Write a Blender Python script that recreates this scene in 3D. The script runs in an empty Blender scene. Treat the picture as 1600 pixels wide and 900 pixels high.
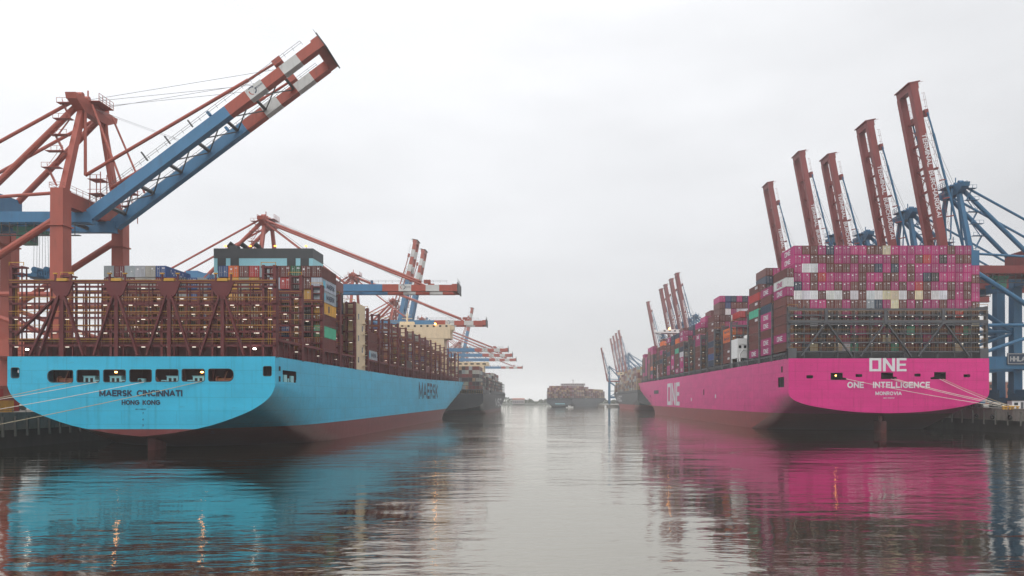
import bpy, math, random
from mathutils import Vector, Matrix
R = math.radians
random.seed(11)
scene = bpy.context.scene
COL = scene.collection

# ------------------------------------------------------------------ camera, sky, sun, exposure
F, VX, VY, CAMZ = 1130.0, 857.0, 624.0, 10.4          # focal length and vanishing point in photo pixels (1600 wide)
cam_d = bpy.data.cameras.new('camera')
cam = bpy.data.objects.new('camera', cam_d); COL.objects.link(cam)
cam.location = (0, 0, CAMZ); cam.rotation_euler = (R(90), 0, 0)
cam_d.sensor_width = 36.0; cam_d.lens = F / 1600 * 36.0
cam_d.shift_x = -(VX - 800) / 1600; cam_d.shift_y = (VY - 450) / 1600
cam_d.clip_start = 0.5; cam_d.clip_end = 30000
scene.camera = cam

world = bpy.data.worlds.new('World'); scene.world = world
world.use_nodes = True
nt = world.node_tree; nt.nodes.clear()
def N(tree, kind, **kw):
    n = tree.nodes.new(kind)
    for k, v in kw.items(): setattr(n, k, v)
    return n
SUN_EL, SUN_ROT = R(42), R(188)
wo = N(nt, 'ShaderNodeOutputWorld'); bg = N(nt, 'ShaderNodeBackground'); bg.inputs[1].default_value = 0.1
sky = N(nt, 'ShaderNodeTexSky', sky_type='NISHITA', sun_disc=False)
sky.sun_elevation = SUN_EL; sky.sun_rotation = SUN_ROT
tc = N(nt, 'ShaderNodeTexCoord')
sep = N(nt, 'ShaderNodeSeparateXYZ'); nt.links.new(tc.outputs['Generated'], sep.inputs[0])
rmp = N(nt, 'ShaderNodeMapRange'); rmp.inputs[1].default_value = 0.0; rmp.inputs[2].default_value = 0.9
rmp.inputs[3].default_value = 6.9; rmp.inputs[4].default_value = 13.9
nt.links.new(sep.outputs[2], rmp.inputs[0])
zen = N(nt, 'ShaderNodeMapRange'); zen.inputs[1].default_value = 0.46; zen.inputs[2].default_value = 1.0; zen.inputs[3].default_value = 0.0; zen.inputs[4].default_value = 13.0
nt.links.new(sep.outputs[2], zen.inputs[0])
zad = N(nt, 'ShaderNodeMath', operation='ADD'); nt.links.new(rmp.outputs[0], zad.inputs[0]); nt.links.new(zen.outputs[0], zad.inputs[1])
side = N(nt, 'ShaderNodeMath', operation='MULTIPLY_ADD'); side.inputs[1].default_value = -1.9
nt.links.new(sep.outputs[0], side.inputs[0]); nt.links.new(zad.outputs[0], side.inputs[2])
mp = N(nt, 'ShaderNodeMapping'); mp.inputs['Scale'].default_value = (1.0, 1.0, 3.2)
nt.links.new(tc.outputs['Generated'], mp.inputs[0])
nz = N(nt, 'ShaderNodeTexNoise'); nz.inputs['Scale'].default_value = 2.2; nz.inputs['Detail'].default_value = 5
nt.links.new(mp.outputs[0], nz.inputs[0])
nm = N(nt, 'ShaderNodeMapRange'); nm.inputs[1].default_value = 0.3; nm.inputs[2].default_value = 0.7
nm.inputs[3].default_value = 0.9; nm.inputs[4].default_value = 1.09
nt.links.new(nz.outputs[0], nm.inputs[0])
mu = N(nt, 'ShaderNodeMath', operation='MULTIPLY'); nt.links.new(side.outputs[0], mu.inputs[0]); nt.links.new(nm.outputs[0], mu.inputs[1])
ov = N(nt, 'ShaderNodeMix', data_type='RGBA'); ov.blend_type = 'MULTIPLY'; ov.inputs[0].default_value = 1.0
ov.inputs[6].default_value = (0.985, 0.995, 1.02, 1); nt.links.new(mu.outputs[0], ov.inputs[7])
mx = N(nt, 'ShaderNodeMix', data_type='RGBA'); mx.inputs[0].default_value = 0.96
nt.links.new(sky.outputs[0], mx.inputs[6]); nt.links.new(ov.outputs[2], mx.inputs[7])
nt.links.new(mx.outputs[2], bg.inputs[0]); nt.links.new(bg.outputs[0], wo.inputs[0])

sun_d = bpy.data.lights.new('sun', 'SUN'); sun_d.energy = 0.85; sun_d.angle = R(28); sun_d.color = (1, 0.97, 0.93)
sun = bpy.data.objects.new('sun', sun_d); COL.objects.link(sun)
sun.rotation_euler = (R(90) - SUN_EL, 0, R(-8)); sun.location = (0, -60, 120)

vs = scene.view_settings
vs.view_transform = 'Standard'; vs.look = 'None'; vs.exposure = 0.0; vs.gamma = 1.0; vs.use_curve_mapping = False
cy = scene.cycles
cy.use_denoising = True
try: cy.denoiser = 'OPENIMAGEDENOISE'
except Exception: pass
cy.max_bounces = 6; cy.diffuse_bounces = 3; cy.glossy_bounces = 3; cy.transmission_bounces = 2; cy.volume_bounces = 1
cy.caustics_reflective = False; cy.caustics_refractive = False
cy.sample_clamp_indirect = 4.0

def px(x, d): return (x - VX) * d / F                  # photo pixel -> metres at depth d
def pz(y, d): return CAMZ + (VY - y) * d / F

# ------------------------------------------------------------------ materials
def lin(c):
    c = c / 255.0
    return c / 12.92 if c <= 0.04045 else ((c + 0.055) / 1.055) ** 2.4
def S(r, g, b, k=1.0): return (min(0.9, lin(r) * k), min(0.9, lin(g) * k), min(0.9, lin(b) * k))
_mats = {}
def paint(name, col, rough=0.55, var=0.12, scale=0.35, stretch=(1, 1, 0.25), metal=0.0, bump=0.0, grime=0.0, spec=0.4, grime_col=(0.06, 0.045, 0.035)):
    if name in _mats: return _mats[name]
    m = bpy.data.materials.new(name); m.use_nodes = True; t = m.node_tree; b = t.nodes['Principled BSDF']
    b.inputs['Roughness'].default_value = rough; b.inputs['Metallic'].default_value = metal
    b.inputs['Specular IOR Level'].default_value = spec
    g = N(t, 'ShaderNodeNewGeometry'); mpn = N(t, 'ShaderNodeMapping'); mpn.inputs['Scale'].default_value = stretch
    t.links.new(g.outputs['Position'], mpn.inputs[0])
    n = N(t, 'ShaderNodeTexNoise'); n.inputs['Scale'].default_value = scale; n.inputs['Detail'].default_value = 6; n.inputs['Roughness'].default_value = 0.62
    t.links.new(mpn.outputs[0], n.inputs[0])
    r = N(t, 'ShaderNodeMapRange'); r.inputs[1].default_value = 0.28; r.inputs[2].default_value = 0.72
    r.inputs[3].default_value = 1 - var; r.inputs[4].default_value = 1 + var
    t.links.new(n.outputs[0], r.inputs[0])
    x = N(t, 'ShaderNodeMix', data_type='RGBA'); x.blend_type = 'MULTIPLY'; x.inputs[0].default_value = 1
    x.inputs[6].default_value = (*col, 1); t.links.new(r.outputs[0], x.inputs[7])
    out = x.outputs[2]
    if grime:
        n2 = N(t, 'ShaderNodeTexNoise'); n2.inputs['Scale'].default_value = 1.3; n2.inputs['Detail'].default_value = 8
        t.links.new(mpn.outputs[0], n2.inputs[0])
        r2 = N(t, 'ShaderNodeMapRange'); r2.inputs[1].default_value = 0.55; r2.inputs[2].default_value = 0.78; r2.inputs[4].default_value = grime
        t.links.new(n2.outputs[0], r2.inputs[0])
        x2 = N(t, 'ShaderNodeMix', data_type='RGBA'); t.links.new(r2.outputs[0], x2.inputs[0])
        t.links.new(out, x2.inputs[6]); x2.inputs[7].default_value = (*grime_col, 1); out = x2.outputs[2]
    t.links.new(out, b.inputs['Base Color'])
    if bump:
        bp = N(t, 'ShaderNodeBump'); bp.inputs['Strength'].default_value = bump; bp.inputs['Distance'].default_value = 0.1
        t.links.new(n.outputs[0], bp.inputs['Height']); t.links.new(bp.outputs[0], b.inputs['Normal'])
    _mats[name] = m
    return m
def glow(name, col, strength):
    if name in _mats: return _mats[name]
    m = bpy.data.materials.new(name); m.use_nodes = True; b = m.node_tree.nodes['Principled BSDF']
    b.inputs['Base Color'].default_value = (*col, 1); b.inputs['Emission Color'].default_value = (*col, 1); b.inputs['Emission Strength'].default_value = strength
    _mats[name] = m
    return m
def hull_paint(name, col, boot, z_aft, z_fwd, y0, y1, rust=0.35, panel=0.5):
    """Topside colour above the painted waterline, antifouling below; plate seams, scuffs and streaks."""
    m = bpy.data.materials.new(name); m.use_nodes = True; t = m.node_tree; b = t.nodes['Principled BSDF']
    b.inputs['Roughness'].default_value = 0.42; b.inputs['Specular IOR Level'].default_value = 0.4
    tcn = N(t, 'ShaderNodeTexCoord'); sp = N(t, 'ShaderNodeSeparateXYZ'); t.links.new(tcn.outputs['Object'], sp.inputs[0])
    L = t.links.new
    ramp = N(t, 'ShaderNodeMapRange'); ramp.inputs[1].default_value = y0; ramp.inputs[2].default_value = y1
    ramp.inputs[3].default_value = z_aft; ramp.inputs[4].default_value = z_fwd; L(sp.outputs[1], ramp.inputs[0])
    gt = N(t, 'ShaderNodeMath', operation='GREATER_THAN'); L(sp.outputs[2], gt.inputs[0]); L(ramp.outputs[0], gt.inputs[1])
    base = N(t, 'ShaderNodeMix', data_type='RGBA'); L(gt.outputs[0], base.inputs[0])
    base.inputs[6].default_value = (*boot, 1); base.inputs[7].default_value = (*col, 1)
    # broad tone variation
    mpn = N(t, 'ShaderNodeMapping'); mpn.inputs['Scale'].default_value = (0.12, 0.12, 0.35); L(tcn.outputs['Object'], mpn.inputs[0])
    n = N(t, 'ShaderNodeTexNoise'); n.inputs['Scale'].default_value = 0.8; n.inputs['Detail'].default_value = 7; L(mpn.outputs[0], n.inputs[0])
    r = N(t, 'ShaderNodeMapRange'); r.inputs[1].default_value = 0.3; r.inputs[2].default_value = 0.7; r.inputs[3].default_value = 0.9; r.inputs[4].default_value = 1.08; L(n.outputs[0], r.inputs[0])
    x = N(t, 'ShaderNodeMix', data_type='RGBA'); x.blend_type = 'MULTIPLY'; x.inputs[0].default_value = 1; L(base.outputs[2], x.inputs[6]); L(r.outputs[0], x.inputs[7])
    # vertical run marks
    mp2 = N(t, 'ShaderNodeMapping'); mp2.inputs['Scale'].default_value = (1.1, 1.1, 0.06); L(tcn.outputs['Object'], mp2.inputs[0])
    n2 = N(t, 'ShaderNodeTexNoise'); n2.inputs['Scale'].default_value = 1.0; n2.inputs['Detail'].default_value = 4; L(mp2.outputs[0], n2.inputs[0])
    r2 = N(t, 'ShaderNodeMapRange'); r2.inputs[1].default_value = 0.53; r2.inputs[2].default_value = 0.78; r2.inputs[4].default_value = rust * 1.5; L(n2.outputs[0], r2.inputs[0])
    x2 = N(t, 'ShaderNodeMix', data_type='RGBA'); x2.blend_type = 'MULTIPLY'; L(r2.outputs[0], x2.inputs[0]); L(x.outputs[2], x2.inputs[6]); x2.inputs[7].default_value = (0.62, 0.6, 0.58, 1)
    # scattered scuffs
    mp3 = N(t, 'ShaderNodeMapping'); mp3.inputs['Scale'].default_value = (0.22, 0.22, 0.7); L(tcn.outputs['Object'], mp3.inputs[0])
    n3 = N(t, 'ShaderNodeTexNoise'); n3.inputs['Scale'].default_value = 1.4; n3.inputs['Detail'].default_value = 9; n3.inputs['Roughness'].default_value = 0.7; L(mp3.outputs[0], n3.inputs[0])
    r3 = N(t, 'ShaderNodeMapRange'); r3.inputs[1].default_value = 0.63; r3.inputs[2].default_value = 0.72; r3.inputs[4].default_value = 0.6; L(n3.outputs[0], r3.inputs[0])
    x3 = N(t, 'ShaderNodeMix', data_type='RGBA'); L(r3.outputs[0], x3.inputs[0]); L(x2.outputs[2], x3.inputs[6]); x3.inputs[7].default_value = (col[0] * .45 + .02, col[1] * .4 + .02, col[2] * .4 + .02, 1)
    L(x3.outputs[2], b.inputs['Base Color'])
    # plate seams and slight plate buckling
    ad = N(t, 'ShaderNodeMath', operation='ADD'); L(sp.outputs[0], ad.inputs[0]); L(sp.outputs[1], ad.inputs[1])
    cb = N(t, 'ShaderNodeCombineXYZ'); L(ad.outputs[0], cb.inputs[0]); L(sp.outputs[2], cb.inputs[1])
    br = N(t, 'ShaderNodeTexBrick'); br.offset = 0.37; br.inputs['Scale'].default_value = 1.0; br.inputs['Brick Width'].default_value = 11.0; br.inputs['Row Height'].default_value = 2.7
    br.inputs['Mortar Size'].default_value = 0.1; br.inputs['Mortar Smooth'].default_value = 0.6; br.inputs['Color1'].default_value = (1, 1, 1, 1); br.inputs['Color2'].default_value = (.93, .94, .94, 1); br.inputs['Mortar'].default_value = (.78, .78, .78, 1)
    L(cb.outputs[0], br.inputs['Vector'])
    x4 = N(t, 'ShaderNodeMix', data_type='RGBA'); x4.blend_type = 'MULTIPLY'; x4.inputs[0].default_value = 0.8; L(x3.outputs[2], x4.inputs[6]); L(br.outputs['Color'], x4.inputs[7])
    L(x4.outputs[2], b.inputs['Base Color'])
    bk = N(t, 'ShaderNodeTexNoise'); bk.inputs['Scale'].default_value = 0.5; bk.inputs['Detail'].default_value = 1; L(tcn.outputs['Object'], bk.inputs[0])
    bp = N(t, 'ShaderNodeBump'); bp.inputs['Strength'].default_value = 0.12; bp.inputs['Distance'].default_value = 0.5; L(bk.outputs[0], bp.inputs['Height'])
    L(bp.outputs[0], b.inputs['Normal'])
    return m
def tinted(name, rough=0.5, attr=None):
    """Paint whose colour is each object's own colour (or a per-box colour attribute), with dents, dust and rust specks."""
    m = bpy.data.materials.new(name); m.use_nodes = True; t = m.node_tree; b = t.nodes['Principled BSDF']; L = t.links.new
    b.inputs['Roughness'].default_value = rough; b.inputs['Specular IOR Level'].default_value = 0.35
    if attr:
        a = N(t, 'ShaderNodeAttribute'); a.attribute_name = attr; c = a.outputs['Color']
    else:
        a = N(t, 'ShaderNodeObjectInfo'); c = a.outputs['Color']
    g = N(t, 'ShaderNodeNewGeometry')
    mpn = N(t, 'ShaderNodeMapping'); mpn.inputs['Scale'].default_value = (1, 1, 0.3); L(g.outputs['Position'], mpn.inputs[0])
    n = N(t, 'ShaderNodeTexNoise'); n.inputs['Scale'].default_value = 0.9; n.inputs['Detail'].default_value = 6; L(mpn.outputs[0], n.inputs[0])
    r = N(t, 'ShaderNodeMapRange'); r.inputs[1].default_value = 0.3; r.inputs[2].default_value = 0.7; r.inputs[3].default_value = 0.75; r.inputs[4].default_value = 1.12; L(n.outputs[0], r.inputs[0])
    x = N(t, 'ShaderNodeMix', data_type='RGBA'); x.blend_type = 'MULTIPLY'; x.inputs[0].default_value = 1; L(c, x.inputs[6]); L(r.outputs[0], x.inputs[7])
    n2 = N(t, 'ShaderNodeTexNoise'); n2.inputs['Scale'].default_value = 2.6; n2.inputs['Detail'].default_value = 7; L(g.outputs['Position'], n2.inputs[0])
    r2 = N(t, 'ShaderNodeMapRange'); r2.inputs[1].default_value = 0.62; r2.inputs[2].default_value = 0.74; r2.inputs[4].default_value = 0.55; L(n2.outputs[0], r2.inputs[0])
    x2 = N(t, 'ShaderNodeMix', data_type='RGBA'); L(r2.outputs[0], x2.inputs[0]); L(x.outputs[2], x2.inputs[6]); x2.inputs[7].default_value = (0.09, 0.05, 0.035, 1)
    L(x2.outputs[2], b.inputs['Base Color'])
    return m

M = {}
M['box'] = tinted('container paint'); M['box_mix'] = tinted('container paints', attr='paint')
M['steel'] = paint('galvanised steel', (0.32, 0.32, 0.31), 0.5, 0.15)
M['white'] = paint('white paint', (0.72, 0.72, 0.7), 0.5, 0.06)
M['dim_white'] = paint('weathered white paint', (0.62, 0.61, 0.62), 0.6, 0.1)
M['navy'] = paint('navy lettering', (0.012, 0.03, 0.06), 0.6, 0.05)
M['seal'] = paint('black rubber', (0.012, 0.012, 0.012), 0.8, 0.1)
M['maroon'] = paint('maroon deck paint', (0.105, 0.016, 0.017), 0.6, 0.2, 0.5)
M['maroon_dark'] = paint('dark red interior', (0.13, 0.022, 0.02), 0.7, 0.2)
M['yellow'] = paint('yellow handrail paint', (0.46, 0.25, 0.03), 0.55, 0.2)
M['ochre'] = paint('ochre handrail paint', (0.32, 0.17, 0.045), 0.6, 0.2)
M['grey'] = paint('dark grey deck paint', (0.07, 0.072, 0.078), 0.6, 0.15)
M['house_grey'] = paint('muted house paint', (0.3, 0.27, 0.27), 0.6, 0.1)  # greyed house colour; part of the distance haze is in its tone
M['cream'] = paint('cream house paint', (0.62, 0.5, 0.33), 0.6, 0.08, grime=0.25)
M['glass'] = paint('dark window glass', (0.015, 0.018, 0.02), 0.15, 0.05)
M['turq'] = paint('turquoise paint', (0.1, 0.42, 0.56), 0.5, 0.07)
M['machine'] = paint('pale machinery paint', (0.25, 0.52, 0.56), 0.5, 0.1)
M['charcoal'] = paint('charcoal paint', (0.05, 0.056, 0.06), 0.6, 0.1)
M['crane_red'] = paint('crane red', (0.33, 0.075, 0.05), 0.55, 0.14, 0.3, grime=0.25)
M['boom_red'] = paint('boom orange red', (0.33, 0.065, 0.04), 0.55, 0.16, 0.3, grime=0.4)
M['crane_blue'] = paint('crane blue', (0.05, 0.17, 0.31), 0.55, 0.12, 0.3, grime=0.25)
M['port_blue'] = paint('port crane blue', (0.022, 0.11, 0.21), 0.55, 0.14, 0.3, grime=0.25)
M['port_red'] = paint('port crane red', (0.2, 0.036, 0.034), 0.55, 0.2, 0.3, grime=0.4)
M['crane_white'] = paint('crane white', (0.5, 0.5, 0.48), 0.55, 0.1, grime=0.4)
M['dark_steel'] = paint('dark steel', (0.06, 0.06, 0.06), 0.6, 0.2)
M['green'] = paint('green cab paint', (0.05, 0.2, 0.13), 0.5, 0.1)
M['rope'] = paint('mooring rope', (0.42, 0.36, 0.24), 0.9, 0.2)
M['rope_white'] = paint('pale mooring rope', (0.62, 0.58, 0.5), 0.9, 0.15)
M['wire'] = paint('wire rope', (0.25, 0.25, 0.26), 0.5, 0.1)
M['rudder'] = paint('rudder antifouling', (0.19, 0.055, 0.05), 0.7, 0.2, grime=0.4)
M['concrete'] = paint('quay concrete', (0.2, 0.185, 0.16), 0.85, 0.3, 0.4, (1, 1, 0.4), bump=0.3, grime=0.6)
M['underquay'] = paint('wet dark concrete', (0.035, 0.032, 0.027), 0.6, 0.3, 0.5, bump=0.3)  # dark tone for the set-back lower quay wall and piles
M['tarmac'] = paint('quay tarmac', (0.09, 0.088, 0.085), 0.85, 0.2, 0.2, (1, 1, 1))
M['bank'] = paint('far bank', (0.07, 0.075, 0.06), 0.9, 0.3, 0.05, (1, 1, 1))
M['leaf'] = paint('far foliage', (0.05, 0.06, 0.035), 0.9, 0.4, 0.2, (1, 1, 1))
M['brick'] = paint('brick wall', (0.25, 0.1, 0.07), 0.85, 0.15, 0.6, (1, 1, 1))
M['lamp_w'] = glow('white lamp', (1.0, 0.9, 0.76), 1.6)
M['lamp_o'] = glow('sodium lamp', (1.0, 0.42, 0.06), 3.2)
M['flood_w'] = glow('floodlight', (1.0, 0.93, 0.8), 9.0)
M['flood_o'] = glow('sodium floodlight', (1.0, 0.42, 0.08), 26.0)

# ------------------------------------------------------------------ mesh collector and object helpers
class MB:
    def __init__(s): s.v = []; s.f = []; s.m = []; s.smooth = []
    def quad(s, pts, mat=0):
        i = len(s.v); s.v += [tuple(p) for p in pts]; s.f.append(tuple(range(i, i + len(pts)))); s.m.append(mat)
    def hexa(s, p, mat=0):                              # p: 4 bottom corners, 4 top corners
        i = len(s.v); s.v += [tuple(q) for q in p]
        for f in ((3, 2, 1, 0), (4, 5, 6, 7), (0, 1, 5, 4), (1, 2, 6, 5), (2, 3, 7, 6), (3, 0, 4, 7)):
            s.f.append(tuple(i + k for k in f)); s.m.append(mat)
    def box(s, x0, x1, y0, y1, z0, z1, mat=0):
        s.hexa([(x0, y0, z0), (x1, y0, z0), (x1, y1, z0), (x0, y1, z0), (x0, y0, z1), (x1, y0, z1), (x1, y1, z1), (x0, y1, z1)], mat)
    def beam(s, p, q, w, h=None, mat=0, w2=None, h2=None):   # rectangular bar from p to q; w across, h up
        h = h or w; w2 = w2 or w; h2 = h2 or h
        p = Vector(p); q = Vector(q); d = (q - p).normalized()
        up = Vector((0, 0, 1)) if abs(d.z) < 0.98 else Vector((0, 1, 0))
        a = d.cross(up).normalized(); b = a.cross(d).normalized()
        c = []
        for o, ww, hh in ((p, w, h), (q, w2, h2)):
            c += [o - a * ww / 2 - b * hh / 2, o + a * ww / 2 - b * hh / 2, o + a * ww / 2 + b * hh / 2, o - a * ww / 2 + b * hh / 2]
        s.hexa(c, mat)
    def tube(s, p, q, r, n=8, mat=0, r2=None):
        r2 = r if r2 is None else r2
        p = Vector(p); q = Vector(q); d = (q - p).normalized()
        up = Vector((0, 0, 1)) if abs(d.z) < 0.98 else Vector((0, 1, 0))
        a = d.cross(up).normalized(); b = a.cross(d).normalized()
        i = len(s.v)
        for o, rr in ((p, r), (q, r2)):
            for k in range(n):
                t = 2 * math.pi * k / n
                s.v.append(tuple(o + a * math.cos(t) * rr + b * math.sin(t) * rr))
        for k in range(n):
            s.f.append((i + k, i + (k + 1) % n, i + n + (k + 1) % n, i + n + k)); s.m.append(mat)
        s.f.append(tuple(i + k for k in range(n))[::-1]); s.m.append(mat)
        s.f.append(tuple(i + n + k for k in range(n))); s.m.append(mat)
    def path(s, pts, r, n=6, mat=0):
        for a, b in zip(pts, pts[1:]): s.tube(a, b, r, n, mat)
    def mesh(s, name, mats, smooth=False):
        me = bpy.data.meshes.new(name); me.from_pydata(s.v, [], s.f)
        for m in mats: me.materials.append(m)
        if len(mats) > 1: me.polygons.foreach_set('material_index', s.m)
        if smooth: me.polygons.foreach_set('use_smooth', [True] * len(s.f))
        me.update(); return me
    def build(s, name, mats, parent=None, loc=(0, 0, 0), smooth=False):
        if not isinstance(mats, (list, tuple)): mats = [mats]
        return link(name, s.mesh(name, mats, smooth), parent, loc)
def link(name, data, parent=None, loc=(0, 0, 0)):
    o = bpy.data.objects.new(name, data); COL.objects.link(o)
    if parent: o.parent = parent
    o.location = loc
    return o
def tag(o, label, cat, group=None, kind=None):
    o['label'] = label; o['category'] = cat
    if group: o['group'] = group
    if kind: o['kind'] = kind
    return o
def thing(name, label, cat, loc, group=None, rz=0):
    o = link(name, None, None, loc); o.rotation_euler = (0, 0, rz); o.empty_display_size = 2
    return tag(o, label, cat, group)
def structure(o): o['kind'] = 'structure'; return o

# lettering: outline filled from Blender's own font, fitted to a width and height
_txt = {}
def letters(s, w, h, bold=0.02, spacing=1.0):
    key = (s, bold, spacing)
    if key not in _txt:
        cu = bpy.data.curves.new('t', 'FONT'); cu.body = s; cu.size = 1; cu.offset = bold; cu.space_character = spacing; cu.resolution_u = 3
        ob = bpy.data.objects.new('t', cu); COL.objects.link(ob)
        dg = bpy.context.evaluated_depsgraph_get(); me = ob.evaluated_get(dg).to_mesh()
        V = [(v.co.x, v.co.y) for v in me.vertices]; Fc = [tuple(p.vertices) for p in me.polygons]
        ob.evaluated_get(dg).to_mesh_clear(); bpy.data.objects.remove(ob); bpy.data.curves.remove(cu)
        x0 = min(v[0] for v in V); x1 = max(v[0] for v in V); y0 = min(v[1] for v in V); y1 = max(v[1] for v in V)
        _txt[key] = ([((x - x0) / (x1 - x0), (y - y0) / (y1 - y0)) for x, y in V], Fc)
    V, Fc = _txt[key]
    return [(x * w, y * h) for x, y in V], Fc
def put_text(mb, s, origin, right, up, w, h, mat=0, bold=0.02, spacing=1.0):
    V, Fc = letters(s, w, h, bold, spacing); o = Vector(origin); r = Vector(right); u = Vector(up); i = len(mb.v)
    mb.v += [tuple(o + r * x + u * y) for x, y in V]
    for f in Fc: mb.f.append(tuple(i + k for k in f)); mb.m.append(mat)
def put_block_one(mb, origin, right, up, w, h, mat=0):
    """the square-cut letters O N E"""
    o = Vector(origin); r = Vector(right); u = Vector(up)
    def q(*pts): mb.quad([o + r * (x * w) + u * (y * h) for x, y in pts], mat)
    t, s = 0.078, 0.2
    q((0, 0), (.322, 0), (.322, s * .85), (0, s * .85)); q((0, 1 - s * .85), (.322, 1 - s * .85), (.322, 1), (0, 1))
    q((0, s * .85), (t, s * .85), (t, 1 - s * .85), (0, 1 - s * .85)); q((.322 - t, s * .85), (.322, s * .85), (.322, 1 - s * .85), (.322 - t, 1 - s * .85))
    q((.365, 0), (.365 + t, 0), (.365 + t, 1), (.365, 1)); q((.69 - t, 0), (.69, 0), (.69, 1), (.69 - t, 1))
    q((.365 + t, 1), (.365 + t, .66), (.69 - t, 0), (.69 - t, .34))
    q((.735, 0), (1, 0), (1, s * .85), (.735, s * .85)); q((.735, 1 - s * .85), (1, 1 - s * .85), (1, 1), (.735, 1))
    q((.735, s * .85), (.735 + t, s * .85), (.735 + t, 1 - s * .85), (.735, 1 - s * .85)); q((.735 + t, .42), (.98, .42), (.98, .58), (.735 + t, .58))


# stroke lettering: square-shouldered painted capitals built from straight bars
_arc = lambda cx, cy, rx, ry, a0, a1, n=7: [(cx + rx * math.cos(R(a0 + (a1 - a0) * i / n)), cy + ry * math.sin(R(a0 + (a1 - a0) * i / n))) for i in range(n + 1)]
GLYPH = {
 'M': (.92, [[(0, 0), (0, 1)], [(0, 1), (.46, .12)], [(.46, .12), (.92, 1)], [(.92, 1), (.92, 0)]]), 'A': (.84, [[(0, 0), (.42, 1)], [(.42, 1), (.84, 0)], [(.17, .3), (.67, .3)]]),
 'E': (.58, [[(0, 0), (0, 1)], [(0, 1), (.58, 1)], [(0, .5), (.5, .5)], [(0, 0), (.58, 0)]]), 'R': (.64, [[(0, 0), (0, 1)], [(0, 1), (.38, 1)] , _arc(.38, .74, .24, .26, 90, -90), [(.38, .48), (0, .48)], [(.34, .48), (.64, 0)]]),
 'S': (.6, [_arc(.3, .74, .27, .26, 30, 270), _arc(.3, .25, .29, .25, 90, -150)]), 'K': (.66, [[(0, 0), (0, 1)], [(.62, 1), (.04, .42)], [(.2, .56), (.66, 0)]]),
 'C': (.78, [_arc(.48, .5, .48, .5, 48, 312, 12)]), 'I': (0, [[(0, 0), (0, 1)]]), 'N': (.74, [[(0, 0), (0, 1)], [(0, 1), (.74, 0)], [(.74, 0), (.74, 1)]]),
 'T': (.66, [[(0, 1), (.66, 1)], [(.33, 1), (.33, 0)]]), 'H': (.7, [[(0, 0), (0, 1)], [(.7, 0), (.7, 1)], [(0, .5), (.7, .5)]]), 'O': (.86, [_arc(.43, .5, .43, .5, 0, 360, 16)]),
 'G': (.84, [_arc(.48, .5, .48, .5, 45, 330, 12), [(.9, .26), (.9, .48)], [(.9, .48), (.52, .48)]]), 'L': (.56, [[(0, 1), (0, 0)], [(0, 0), (.56, 0)]]), 'V': (.78, [[(0, 1), (.39, 0)], [(.39, 0), (.78, 1)]]),
 'B': (.62, [[(0, 0), (0, 1)], [(0, 1), (.34, 1)], _arc(.34, .75, .22, .25, 90, -90), [(0, .5), (.36, .5)], _arc(.36, .25, .26, .25, 90, -90), [(.36, 0), (0, 0)]]),
 'U': (.68, [[(0, 1), (0, .34)], _arc(.34, .34, .34, .34, 180, 360), [(.68, .34), (.68, 1)]]), 'D': (.7, [[(0, 0), (0, 1)], [(0, 1), (.25, 1)], _arc(.25, .5, .45, .5, 90, -90, 9), [(.25, 0), (0, 0)]]), ' ': (.45, [])}
def put_caps(mb, s, origin, right, up, w, h, t=.17, gap=.34, mat=0):
    """painted capitals, w wide and h high, stroke t and gap as parts of the height"""
    o, r, u = Vector(origin), Vector(right), Vector(up); nrm = r.cross(u); x = 0.0; segs = []
    for ch in s:
        wd, st = GLYPH[ch]
        for pl in st:
            for a, b_ in zip(pl, pl[1:]): segs.append((x + a[0], a[1], x + b_[0], b_[1]))
        x += wd + gap
    tot = x - gap; kx = (w - t * h) / tot; ky = h * (1 - t)
    for i, (ax, ay, bx, by) in enumerate(segs):
        p = Vector((ax * kx + t * h / 2, ay * ky + t * h / 2)); q = Vector((bx * kx + t * h / 2, by * ky + t * h / 2))
        d = (q - p).normalized(); e = d * (t * h / 2 if abs(d.x) < .02 or abs(d.y) < .02 else t * h * .2); p -= e; q += e; n2 = Vector((-d.y, d.x)) * t * h / 2
        mb.quad([o + r * c.x + u * c.y + nrm * (.0015 * (i % 7)) for c in (p - n2, q - n2, q + n2, p + n2)], mat)

ORD = ['first', 'second', 'third', 'fourth', 'fifth', 'sixth', 'seventh', 'eighth', 'ninth', 'tenth', 'eleventh', 'twelfth', 'thirteenth', 'fourteenth',
       'fifteenth', 'sixteenth', 'seventeenth', 'eighteenth', 'nineteenth', 'twentieth', 'twenty-first', 'twenty-second', 'twenty-third', 'twenty-fourth']

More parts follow.
